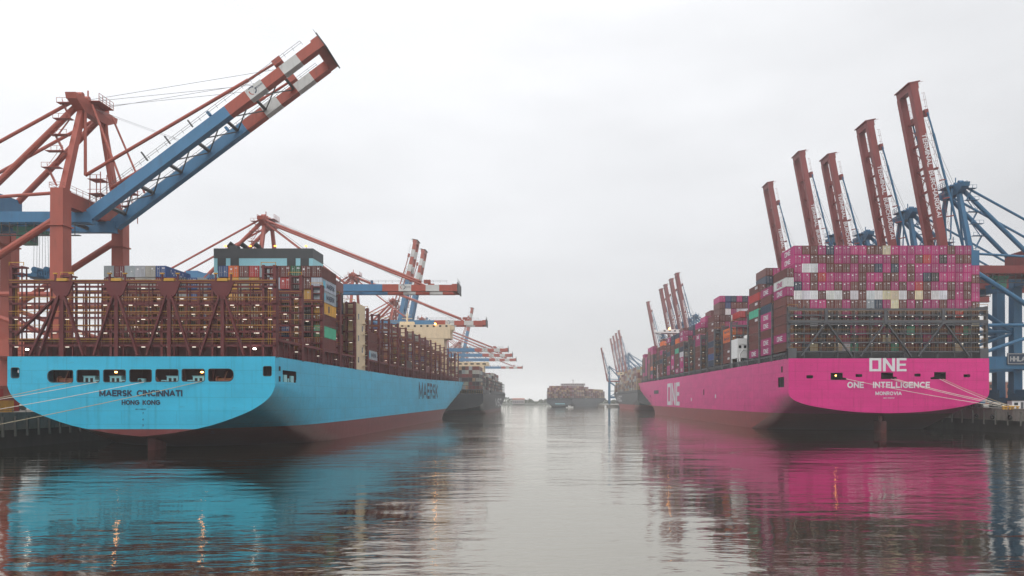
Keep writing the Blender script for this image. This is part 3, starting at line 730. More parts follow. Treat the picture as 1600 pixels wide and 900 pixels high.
    b = MB(); b.box(fx0 - .05, fx1 + .05, fy0 - .05, fy1 + .05, 50.6, 53.4); b.build('casing_band', M['charcoal'], fc)
    for a, c in ((151, 247), (302, 400), (965, 1065), (1122, 1220)):
        xa = px(320 + a / 7.5, 206) + 81.4; xb = px(320 + c / 7.5, 206) + 81.4
        b = MB(); b.box(xa, xb, fy0 - .12, fy0, 47.0, 50.62)
        for k in range(9): b.box(xa + .05, xb - .05, fy0 - .2, fy0 - .12, 47.2 + k * .38, 47.38 + k * .38)
        b.build('louvre', M['charcoal'], fc)
    for p in (352.3, 391, 430, 478):
        x = px(p, 206) + 81.4; b = MB(); b.tube((x, fy0 + .3, 53.4), (x, fy0 + .3, 54.2), .08, 6); l = b.build('lamp_post', M['dark_steel'], fc)
        b = MB(); b.box(x - .3, x + .3, fy0 - .2, fy0 + .2, 53.9, 54.25); b.build('lamp', M['lamp_o'], l)
    for p, r_ in ((366, 1.0), (386, .7), (407, .7)):
        x = px(p, 210) + 81.4; b = MB(); b.tube((x, 65, 53), (x, 65, 54.4), r_, 12); b.tube((x, 65, 54.3), (x - 1.2, 64.2, 55.3), r_, 12); b.build('exhaust_pipe', M['seal'], fc)
    b = MB(); b.box(px(360, 208) + 81.4, px(372, 208) + 81.4, 62.5, 65, 53.4, 54.5); b.build('vent_housing', M['charcoal'], fc)
    # forward house with bridge wings
    b = MB(); b.box(-22, 22, 266.8, 277.5, 20.5, 45); b.box(-25.5, 25.5, 266.6, 277.6, 45, 53); h = b.build('deckhouse', M['cream'], root)
    b = MB(); b.box(-27.4, 27.4, 267.5, 272.5, 50, 51.4); b.box(-27.4, -25.5, 267.5, 272.5, 51.4, 52.4); b.box(25.5, 27.4, 267.5, 272.5, 51.4, 52.4)
    b.hexa([(22, 268, 44), (23, 268, 44), (23, 272, 44), (22, 272, 44), (22, 268, 50), (27, 268, 50), (27, 272, 50), (22, 272, 50)])
    b.build('bridge_wing', M['cream'], h)
    for z in (51.6,):
        for k in range(14):
            b = MB(); x = -24 + k * 3.6; b.box(x, x + 1.2, 266.5, 266.6, z, z + 1.0); b.build('window', M['glass'], h)
    b = MB(); b.tube((0, 272, 53), (0, 272, 60), .5, 8); b.beam((-3, 272, 57), (3, 272, 57), .3); b.beam((-2, 272, 59), (2, 272, 59), .25); b.box(-4, 4, 270, 274, 53, 55); b.build('radar_mast', M['cream'], h)
    b = MB(); b.box(16.6, 17.4, 266.1, 266.55, 53.0, 53.7); b.build('lamp', M['flood_o'], h)
    return root, H
SHIP_T, H_T = ship_turquoise()

# containers on the turquoise ship: the bay in front of its funnel casing
N_IND = [0]
def turquoise_containers():
    X0, Y0 = -81.4, 144.7; yb = Y0 + 31.0; base = 22.85; th = 2.88; g = 'containers on the turquoise ship'
    ncol = 21; x_of = lambda c: X0 - 26.75 + 1.35 + c * 2.52
    top7 = {0: 'G', 1: 'V', 2: 'A', 3: 'A', 4: 'E', 5: 'L', 11: 'L', 12: 'O', 13: 'B', 14: 'R', 15: 'G', 16: 'B', 17: 'B', 18: 'K', 19: 'B', 20: 'B'}
    six = {0: 'B', 1: 'E', 2: 'B', 3: 'E', 4: 'E', 5: 'V', 6: 'V', 7: 'N', 8: 'L', 9: 'G', 10: 'L', 11: 'B', 12: 'Y', 13: 'E', 14: 'Y', 15: 'B', 16: 'A', 17: 'R', 18: 'D', 19: 'B', 20: 'A'}
    five = 'BEBDBBVGLGBBYEDBGNDYA'
    star = ['B', 'A', 'A', 'Y', 'B', 'T', 'B']                # starboard column, top to bottom
    rnd = random.Random(5)
    for c in range(ncol):
        for t in range(7):                                    # t = 0 lowest
            if t == 6 and c not in top7: continue
            if c == 20: code = star[6 - t]
            elif t == 6: code = top7[c]
            elif t == 5: code = six[c]
            elif t == 4: code = five[c]
            else: code = rnd.choice('VVDDBDDVDVVDLVDE')  # lower tiers skewed to dark codes, standing in for shade behind the lattice
            x, z = x_of(c), base + t * th
            if c == 20 or t >= 5:
                where = ORD[6 - t]
                logo = None
                if c == 20: logo = {1: LOGO[('maersk', 1)], 2: LOGO[('maersk', 1)], 3: LOGO[('panel', 1)]}.get(6 - t)
                if c == 5 and t == 6: logo = LOGO[('script', 1)]
                extra = 'whole side showing, ' if c == 20 else ''
                lab = '%s container, turquoise ship\'s aft bay, %s tier from top, %s column from channel side' % (NAMES[code], where, ORD[20 - c])
                container(code, x, yb, z, lab, g, logo); N_IND[0] += 1
            else: rest(code, x, yb, z)
    # a second bay right behind, one row visible between the stacks
    for c in range(6, 11):
        rest('LLBLG'[c - 6], x_of(c), yb + 28.5, base + 5.2 * th, False)
    # sparse stacks in the bays forward of the funnel casing
    for i in range(5, 20):
        if i == 18: continue
        y = Y0 + 0.8 + 14.7 * i + 1.6
        for c in range(ncol):
            if c == 20: h = 3 if i == 5 else (1 if i in (9, 12) else 0)
            elif c == 19: h = rnd.choice((0, 0, 1, 2))
            else: h = rnd.choice((3, 4, 5, 5, 6)) if c > 14 else rnd.choice((4, 5, 6))
            for t in range(h):
                if c < 14 and t < h - 1: continue
                code = ('A' if t == 0 else 'B') if (i == 5 and c == 20) else rnd.choice('BBVDEADVBBLVGA')
                if c == 20 and i == 5:
                    lab = '%s container just ahead of the cream engine housing, %s from the deck' % (NAMES[code], ORD[t])
                    container(code, x_of(c), y, base + t * th, lab, g, LOGO[('maersk', 1)] if t == 0 else None); N_IND[0] += 1
                else: rest(code, x_of(c), y, base + t * th)
    for c, cd in ((18, 'N'), (19, 'B'), (17, 'B')):
        rest(cd, x_of(c), Y0 + 46.5, base + 6 * th)
    for c in (17, 18, 19):
        for t in range(6): rest(rnd.choice('BVDBEN'), x_of(c), Y0 + 46.5, base + t * th)
turquoise_containers()

# ------------------------------------------------------------------ the magenta ship
def ship_magenta():
    HW, L = 30.75, 400.0; X0, Y0, K = 104.4, 222.0, 5.09
    root = thing('container_ship', 'magenta container ship stacked high with containers behind its broad white-lettered stern', 'container ship', (X0, Y0, 0))
    lower = spline([(30.75, 14.2), (30.74, 12.2), (30.0, 10.9), (28.2, 9.75), (24.5, 8.6), (18, 7.45), (10, 6.55), (0, 6.15)], 3)
    prof = [(30.75, 22.97), (30.75, 17.4)] + lower
    mid = [(30.75, 23), (30.75, 17.4)] + dense([(30.75, 14.2), (30.75, 0), (30.75, -6), (28, -10), (16, -11), (0, -11)], len(lower))
    H = Hull(L, HW, prof, mid, 22.97, 23.6, run=75, rake=13, bow_deck=30, bow_wl=120)
    hp = hull_paint('magenta hull paint', S(206, 36, 124, 1.0), S(140, 46, 48, 0.85), 5.9, 5.9, 0, 380, rust=.3)
    hull, deck = H.build(hp, root, hole=(-1, 4, 10, 1)); deck.build('main_deck', M['grey'], root)
    def hx(p): return (p - 1388.5) / K
    def hz(p): return CAMZ + (VY - p) / K
    def cx(p): return hx(1200 + p / 2.811)
    def cz(p): return hz(370 + p / 2.811)
    outline = [(w, z) for w, z in prof] + [(-w, z) for w, z in prof[::-1][1:]]
    holes = [rrect(cx(a), cx(b), cz(d), cz(c), .25) for a, b, c, d in ((168, 198, 608, 622), (384, 414, 603, 616), (642, 670, 601, 614), (858, 887, 604, 617))]
    for a, b, c, d, e, s in ((275, 328, 597, 629, 345, 1), (496, 549, 596, 625, 565, 1), (729, 781, 594, 626, 713, -1)):
        if s > 0: h = [(cx(a), cz(d)), (cx(e), cz(d)), (cx(e), cz(d - 9)), (cx(b), cz(d - 11)), (cx(b), cz(c)), (cx(a), cz(c))]
        else: h = [(cx(e), cz(d)), (cx(b), cz(d)), (cx(b), cz(c)), (cx(a), cz(c)), (cx(a), cz(d - 11)), (cx(e), cz(d - 9))]
        holes.append(h)
    transom(outline, holes, hp, root)
    rm = MB(); rm.box(-30.3, 30.3, .05, 11, 13.6, 13.9); rm.box(-30.3, 30.3, 10.6, 10.9, 13.9, 20); rm.box(-30.3, 30.3, .05, 10.6, 18.6, 18.9)
    for x in range(-28, 29, 7): rm.box(x - .2, x + .2, 4, 4.4, 13.9, 18.6)
    rm.build('mooring_deck', M['charcoal'], root)
    for a, b in ((275, 345), (496, 565), (713, 781)):
        w = MB(); x0, x1 = cx(a) + .2, cx(b) - .2
        for k in range(5):
            x = x0 + .4 + k * (x1 - x0 - .8) / 4; w.tube((x, .3, 13.9), (x, .3, 15.3), .18, 8); w.box(x - .3, x + .3, .1, .5, 15.3, 15.42)
        w.box(x0, x1, .2, .6, 14.4, 14.6); w.tube((x0 + .6, 2.2, 15), (x1 - .6, 2.2, 15), .55, 10)
        w.build('roller_fairlead', M['steel'], root)
    b = MB()
    for s, e in ((4.3, 6.7), (7.3, 9.7)): b.box(-30.65, -30.45, s, e, 14.2, 14.35); b.box(-30.65, -30.45, (s + e) / 2 - .1, (s + e) / 2 + .1, 14.35, 17.4)
    b.build('fairlead', M['grey'], root)
    b = MB(); b.box(-30.85, -30.78, 5.4, 6.6, 18.9, 20.8); b.build('side_port', M['seal'], root)
    b = MB(); put_block_one(b, (hx(1358), -.2, hz(580.2)), (1, 0, 0), (0, 0, 1), 58 / K, 20.6 / K)
    b.build('stern_logo', M['dim_white'], root); b = MB()
    put_caps(b, 'ONE  INTELLIGENCE', (hx(1323.6), -.2, hz(606.2)), (1, 0, 0), (0, 0, 1), 129 / K, 9.6 / K, .21, .36)
    b.build('ship_name_lettering', M['dim_white'], root); b = MB()
    put_caps(b, 'MONROVIA', (hx(1367.5), -.2, hz(617.5)), (1, 0, 0), (0, 0, 1), 41 / K, 5.8 / K, .21, .34)
    b.build('home_port_lettering', M['dim_white'], root); b = MB()
    put_text(b, 'IMO 9929194', (hx(1380), -.2, hz(622.9)), (1, 0, 0), (0, 0, 1), 17 / K, 2.0 / K, 0, .03, 1.1)
    b.build('hull_number_lettering', M['dim_white'], root)
    b = MB(); put_block_one(b, (-HW - .07, 226, 6.9), (0, -1, 0), (0, 0, 1), 42, 13.2); b.build('side_lettering', M['dim_white'], root)
    b = MB(); b.box(-30.84, -30.76, 262, 282, 14.2, 16.6); b.build('gangway_recess', M['charcoal'], root)
    for y, z, hh in ((120, 12.5, 2.6), (150, 9.5, 1.6), (96, 11, 1.6), (205, 9.5, 1.4), (300, 12, 1.4)):
        b = MB(); b.box(-30.82, -30.76, y, y + 1.6, z, z + hh); b.build('tug_mark', M['dim_white'] if z < 12 else M['seal'], root)
    b = MB(); ring = [(0, 1.4), (.55, 4), (.4, 8), (0, 10.2), (-.4, 8), (-.55, 4)]
    b.v += [(x, y, -6) for x, y in ring] + [(x, y, 3.6) for x, y in ring]
    for k in range(6): b.f.append((k, (k + 1) % 6, 6 + (k + 1) % 6, 6 + k)); b.m.append(0)
    b.f.append(tuple(range(6, 12))); b.m.append(0); b.tube((0, 5.5, 3.5), (0, 5.5, 7), .6, 10); b.build('rudder', M['rudder'], root)
    # lashing bridges
    LV = [25.3, 28.1, 30.9, 33.7, 36.5]
    ap = [(p - 1388.5) / K for p in (1291.5, 1384.5, 1475)]
    vees = []
    for a in ap:
        for s in (-1, 1): vees.append((a + s * .4, 33.6, a + s * 7.8, 23.6, .85))
    fb, fr, n, w = lashing_frame(HW, 22.7, LV, 38.4, 38.9, 5.12, 1.4, 1, vees)
    for a in ap: fb.box(a - .45, a + .45, -.25, .3, 33.6, 38.4)
    fb.box(-HW, HW, -.12, .6, 33.9, 34.8)
    for s in (-1, 1): fb.box(min(s * HW, s * 28.2), max(s * HW, s * 28.2), -.3, 1.2, 22.9, 26.1)
    lamps = []; rnd = random.Random(8)
    def bridge(mf, mr, y, nn, ww, lev):
        o = link('lashing_bridge', mf, root, (0, y, 0)); link('handrail', mr, o)
        for li, z in enumerate(lev):
            for i in range(nn):
                if rnd.random() < .55: lamps.append((o, -HW + (i + .5) * ww, .3, z - .43))
                if ww > 4 and rnd.random() < .6: lamps.append((o, -HW + (i + .04) * ww, .3, z - .43))
    bridge(fb.mesh('stern lashing bridge', [M['grey']]), fr.mesh('handrails', [M['ochre']]), .35, n, w, LV[1:] + [38.2])
    fb2, fr2, n2, w2 = lashing_frame(HW, 22.7, LV, 40.5, 41.6, 2.56, 1.3, 4)
    m2, r2 = fb2.mesh('lashing bridge', [M['grey']]), fr2.mesh('handrails', [M['ochre']])
    for i in range(1, 24):
        bridge(m2, r2, 1.6 + 14.5 * i + (10.5 if i >= 4 else 0), n2, w2, LV)
    b = MB(); b.box(hx(1307) - .16, hx(1307) + .16, .4, .6, 17.6, 17.85); b.build('floodlight', M['flood_o'], root)
    small = MB(); small.box(-.17, .17, -.05, .05, -.2, -.02); lm = small.mesh('bulkhead lamp', [M['lamp_w']]); rl = MB()
    for i, (o, x, y, z) in enumerate(lamps):
        if i < 96: link('lamp', lm, o, (x, y, z))
        else: rl.box(x - .17, x + .17, o.location.y + y - .05, o.location.y + y + .05, z - .2, z - .02)
    q = rl.build('lamp', M['lamp_w'], root); q['kind'] = 'stuff'
    b = MB()
    for i in range(0, 23):
        s = 3.2 + 14.5 * i + (10.5 if i >= 4 else 0)
        if i == 18: continue
        b.box(-29.6, 29.6, s, s + 12.2, 22.5, 24.6); b.box(-30.6, 30.6, s + .1, s + 12.1, 24.3, 25.0)
    b.build('hatch_coaming', M['grey'], root)
    b = MB()
    for i in range(118):
        y = 3 + i * 3.0
        b.box(-30.7, -30.45, y, y + .3, 22.6, 24.9); b.box(30.45, 30.7, y, y + .3, 22.6, 24.9)
    for z in (23.7, 24.4, 24.85):
        for s in (-1, 1): b.beam((s * 30.6, 2, z), (s * 30.6, 357, z + .3), .1)
    b.build('deck_stanchions', M['grey'], root)
    # white stair house on the port side, and the crane post
    b = MB(); b.box(-30.6, -25.6, 60.5, 70, 26.6, 34.2); b.box(-25.6, 20, 61, 71, 24, 36)
    for x, y in ((-30.4, 60.7), (-26.1, 60.7), (-30.4, 69.8), (-26.1, 69.8)): b.box(x - .2, x + .2, y - .2, y + .2, 22.6, 26.6)
    for k in range(2): b.box(-30.62, -25.7, 60.3, 60.45, 29.6 + k * 2.4, 29.75 + k * 2.4)
    h = b.build('engine_house', M['white'], root)
    for x in (-29.6, -27.6): 
        b = MB(); b.box(x - .5, x + .5, 60.4, 60.5, 30.4, 31.5); b.build('window', M['glass'], h)
    b = MB(); b.tube((-30.3, 58, 22.6), (-30.3, 58, 28), .3, 8); b.beam((-30.3, 58, 28), (-29.4, 56.5, 29.6), .4); b.build('crane_post', M['white'], root)
    b = MB(); b.tube((-30.2, 268, 22.6), (-30.2, 268, 33), .5, 8); b.beam((-30.2, 268, 33), (-29.5, 265, 36), .8); b.build('crane_post', M['white'], root)
    # forward house
    b = MB(); b.box(-12, 26, 276.5, 286.5, 24, 56.2); b.box(-26, 29, 276.3, 286.7, 56.2, 58.6); h = b.build('deckhouse', M['white'], root)
    b = MB(); b.box(-31, -26.0, 277, 281, 56.4, 57.3); b.box(-31, -30, 277, 281, 57.3, 58.3); b.box(29.0, 31, 277, 281, 56.4, 57.6); b.beam((-26, 279, 54), (-30, 279, 56.4), .6); b.beam((-26, 283, 52), (-12, 283, 55), .8); b.build('bridge_wing', M['white'], h)
    for z in (57.2,):
        for k in range(15):
            b = MB(); x = -25 + k * 3.5; b.box(x, x + 1.4, 276.1, 276.3, z, z + .8); b.build('window', M['glass'], h)
    b = MB(); b.box(-21.4, -20.6, 275.9, 276.3, 58.7, 59.5); b.build('lamp', M['flood_o'], h)
    return root, H
SHIP_M, H_M = ship_magenta()

STERN = ['MBBMNMMMMBBCMMMMMMMBMM', 'MMBBBMMBMMMMBMMBRMDMBB', 'MWWMBBBMBBNMNMBMMMMMMM', 'MMBRMMMMBMMBBMBMNDMMMM',
         'NMBMMBMBBMBBMBMRBMMBMB', 'WWWBWWBWBWWCCWBCBWWBMB', 'BBMMBBMBBGNMCBMBMMBMMM']
def magenta_containers():
    X0, Y0 = 104.4, 222.0; g = 'containers on the magenta ship'; rnd = random.Random(21)
    yf = 225.0; xl = px(1240.3, yf) + 1.27; pitch = px(1240.3 + 12.62, yf) - px(1240.3, yf)
    ztop = pz(383.4, yf); th = 2.8
    one = LOGO[('one', -1)]
    for r, row in enumerate(STERN):
        for c, code in enumerate(row):
            lab = '%s container, magenta ship\'s stern stack, %s row from top, %s column from channel side' % (NAMES[code], ORD[r], ORD[c + 1])
            container(code, xl + c * pitch, yf, ztop - (r + 1) * th, lab, g, one if c == 0 and code == 'M' else None); N_IND[0] += 1
    # outer port column (side showing) and outer starboard column
    port = 'BWMBBBBMB'; pt = pz(418.5, yf)
    for r, code in enumerate(port):
        lg = {1: LOGO[('one_pink', -1)], 2: one, 7: one}.get(r)
        container(code, xl - pitch, yf, pt - (r + 1) * 2.87, '%s container, long side showing, magenta ship\'s stern corner, %s from top' % (NAMES[code], ORD[r]), g, lg); N_IND[0] += 1
    sx = xl + 22 * pitch
    for r, code in enumerate('MBMMBB'):
        container(code, sx, yf, pz(414.5, yf) - (r + 1) * th, '%s container, magenta ship\'s lower quayside stern column, %s from top' % (NAMES[code], ORD[r]), g); N_IND[0] += 1
    zb = 25.1
    for c in range(-1, 23):
        for t in range(5):
            if c == -1: continue
            code = rnd.choice('BVBBDMDVBDNVDBRDM' if t else 'BDVDBTCDNB')
            if rnd.random() < .05: code = rnd.choice('WCGTR')
            rest(code, xl + c * pitch, yf, zb + t * 2.68)
    # bays along the port side, from the stern to the bow; top-to-bottom colours of the outermost column
    side = {1: 'MBNMMBMM', 2: 'BRBTBBBBM', 4: 'OOBBB', 6: 'BBBBNBLN', 8: 'MBMMBBBB', 11: 'MMBNWMMM', 12: 'NOBTBBBM', 13: 'NNBBMMMB', 5: '', 7: '', 9: '', 10: '', 15: '', 3: ''}
    logos = {(1, 0): 'one', (1, 3): 'one', (1, 4): 'one', (1, 6): 'one', (1, 7): 'one', (2, 0): 'mark', (2, 2): 'mark', (2, 4): 'mark', (2, 8): 'one',
             (4, 0): 'hapag', (4, 1): 'hapag', (4, 3): 'mark', (4, 4): 'mark', (6, 2): 'mark', (8, 1): 'mark', (8, 2): 'one', (8, 6): 'mark', (11, 0): 'one', (11, 5): 'one', (11, 7): 'one', (12, 7): 'one'}
    xo = X0 - 30.75 + 1.4
    for k in range(1, 23):
        y = Y0 + 3.0 + 14.5 * k + (10.5 if k >= 4 else 0)
        if k == 18: continue
        codes = side.get(k)
        if k == 3: codes = ''
        if codes is None:
            n = rnd.choice((6, 7, 7, 8)) if k < 21 else rnd.choice((6, 7)); codes = ''.join(rnd.choice('BBBBMMVOBBDMRBBN') for _ in range(n))
        for r, code in enumerate(codes):
            z = zb + 0.3 + (len(codes) - 1 - r) * 2.85
            lg = logos.get((k, r)); lg = LOGO[(lg, -1)] if lg else (one if code == 'M' and k > 9 and rnd.random() < .6 else (LOGO[('mark', -1)] if code in 'BR' and k > 5 and rnd.random() < .3 else None))
            if N_IND[0] < 298:
                container(code, xo, y, z, '%s container, magenta ship\'s channel side, %s stack behind the stern, %s from top' % (NAMES[code], ORD[k], ORD[r]), g, lg); N_IND[0] += 1
            else: rest(code, xo, y, z)
        # inboard columns behind it: tops show above the outer ones
        for c in range(1, 23):
            x = xo + c * 2.53
            if codes == '' and c < 3: continue
            if k == 1: n = 8
            elif k == 2: n = 11 if c < 4 else 9
            elif k == 3: n = 9 if c < 12 else 10
            elif k == 4: n = 6 if c < 4 else 8
            elif k == 5: n = 8
            elif k in (6, 7): n = 11 if c < 14 else 9
            elif k in (8, 9, 10): n = (10, 9, 9)[k - 8] if c > 1 else 9
            elif k in (19, 20, 21, 22): n = rnd.choice((6, 7))
            else: n = max(len(codes), 8) + rnd.choice((-1, 0, 0, 1))
            if k > 21 and (c > 19): continue
            lo = 0 if c < 3 else max(0, n - 4)
            for t in range(lo, n):
                code = rnd.choice('MMMBBMBWBNLM' if k in (6, 7) and t > 6 else 'BBBDBMDBBNMVRB')
                rest(code, x, y, zb + .3 + t * 2.85, c < 8 or k < 3)
magenta_containers()

# ------------------------------------------------------------------ the three ships further up the harbour
def far_ship(label, loc, rz, L, HW, zd, ztr, col, boot, zb, text, text_s, text_h, side, box_z, heights, house_s, house_z, house_mat, pal, frame_mat, tr_reflection=None, seed=1):
    root = thing('container_ship', label, 'container ship', loc, None, rz); rnd = random.Random(seed)
    lower = spline([(HW, zd * .62), (HW * .97, zd * .5), (HW * .82, (zd * .5 + ztr) * .55), (HW * .4, ztr * 1.25), (0, ztr)], 3)
    prof = [(HW, zd), (HW, zd * .8)] + lower
    mid = [(HW, zd), (HW, zd * .8)] + dense([(HW, zd * .62), (HW, 0), (HW, -5), (HW * .8, -9), (0, -9)], len(lower))
    H = Hull(L, HW, prof, mid, zd, zd + 1.5, run=60, rake=13, bow_deck=32, bow_wl=105)
    hp = hull_paint('hull paint', col, boot, zb, zb, 0, L)
    _, dk = H.build(hp, root); dk.build('main_deck', M['grey'], root)
    transom([(w, z) for w, z in prof] + [(-w, z) for w, z in prof[::-1][1:]], [], hp, root)
    b = MB(); x = side * (HW + .06); right = (0, side, 0)
    y0, y1 = text_s; (put_caps(b, text, (x, y0 if side > 0 else y1, text_h[0]), right, (0, 0, 1), y1 - y0, text_h[1], .2, .3) if text.isupper() else put_text(b, text, (x, y0 if side > 0 else y1, text_h[0]), right, (0, 0, 1), y1 - y0, text_h[1], 0, .03, 1.0)); b.build('side_lettering', M['dim_white'], root)
    b = MB()
    if tr_reflection: b.box(-6, 8, -.25, -.2, zd * .35, zd * .45); b.build('stern_reflection', M['machine'], root)  # turquoise reflection painted on the stern as a flat strip
    n = int(L / 14.6) - 2
    fr = MB()
    for i in range(n):
        s = 1 + 14.6 * i
        if house_s <= s + 7 <= house_s + 14: continue
        for c in range(int(2 * HW / 5) + 1):
            xx = -HW + .2 + c * (2 * HW - .4) / int(2 * HW / 5); fr.box(xx - .2, xx + .2, s, s + .4, zd - .5, box_z + 9)
        for z in range(4): fr.box(-HW, HW, s, s + .5, box_z + z * 2.8 - .2, box_z + z * 2.8 + .15)
        for t_ in (-1, 1): fr.box(t_ * HW - .2 if t_ > 0 else -HW, HW if t_ > 0 else -HW + .2, s + 1, s + 13, zd - .3, box_z)
    fr.build('lashing_bridge', frame_mat, root)
    cs, sn = math.cos(rz), math.sin(rz); nc = int((2 * HW - 1) / 2.53)
    boxes = []
    for i in range(n):
        s = 2.2 + 14.6 * i
        if house_s <= s + 6 <= house_s + 14: continue
        hmax = heights(i / max(1, n - 1))
        for c in range(nc):
            for t in range(max(0, hmax - rnd.choice((0, 0, 0, 1)))):
                if 1 < c < nc - 2 and t < hmax - 2 and i > 0: continue
                boxes.append((rnd.choice(pal), -HW + 1.6 + c * 2.53, s, box_z + t * 2.8))
    for code, bx, by, bz in boxes:
        if abs(rz) < .01: rest(code, loc[0] + bx, loc[1] + by, bz, False)
        else:
            c = jit(PAL[code], .2); w = CW / 2; n0 = len(REST.f)
            def tr(x, y, z): return (loc[0] + x * cs - y * sn, loc[1] + x * sn + y * cs, z)
            REST.hexa([tr(bx - w, by, bz), tr(bx + w, by, bz), tr(bx + w, by + CL, bz), tr(bx - w, by + CL, bz), tr(bx - w, by, bz + 2.7), tr(bx + w, by, bz + 2.7), tr(bx + w, by + CL, bz + 2.7), tr(bx - w, by + CL, bz + 2.7)])
            REST_COL.extend([c] * (len(REST.f) - n0))
    b = MB(); b.box(-HW * .82, HW * .82, house_s, house_s + 12, zd - 1, house_z - 3); b.box(-HW * .95, HW * .95, house_s + .2, house_s + 9, house_z - 3, house_z); h = b.build('deckhouse', house_mat, root)
    for k in range(10):
        b = MB(); xx = -HW * .85 + k * HW * .18; b.box(xx, xx + HW * .1, house_s + .05, house_s + .2, house_z - 2.1, house_z - 1); b.build('window', M['glass'], h)
    b = MB(); b.tube((0, house_s + 5, house_z), (0, house_s + 5, house_z + 7), .4, 6); b.beam((-2.5, house_s + 5, house_z + 4.5), (2.5, house_s + 5, house_z + 4.5), .3); b.build('radar_mast', house_mat, root)
    return root
far_ship('black container ship moored just beyond the bow of the turquoise ship', (px(755, 520) - 27, 520, 0), 0, 305, 27.0, 14.6, 2.4, (0.018, 0.021, 0.024), S(96, 50, 48, .8), 2.2,
         'MSC', (120, 200), (3.6, 8), 1, 17.6, lambda u: 6 if u < .12 else (5 if u < .5 else (6 if u < .8 else 4)), 62, 40.5, M['cream'], 'BEDDGBFVDE', M['grey'], seed=4)
far_ship('grey-hulled container ship with red boot-top seen beyond the bow of the magenta ship', (85 + 25, 690, 0), 0, 285, 25.0, 17.0, 3.2, (0.055, 0.062, 0.064), S(150, 64, 62, .9), 5.0,
         'MSC', (150, 205), (7.5, 7.6), -1, 19.5, lambda u: 8 if u < .55 else (7 if u < .75 else 4), 205, 44, M['cream'], 'FFBHFGBFEB', M['grey'], seed=6)
far_ship('fully laden hazy container ship turned across the far end of the basin', (px(874, 1000), 1000, 0), R(-16.5), 250, 18.5, 10.6, 1.2, (0.05, 0.06, 0.07), (0.07, 0.07, 0.07), 0.5,
         'Hapag-Lloyd', (95, 180), (3.4, 4.4), -1, 12.4, lambda u: 6 if u < .45 else 5, 70, 33.8, M['house_grey'], 'BFBHFHBFVH', M['grey'], tr_reflection=True, seed=9)  # muted container and house colours put some of the distance haze into paint

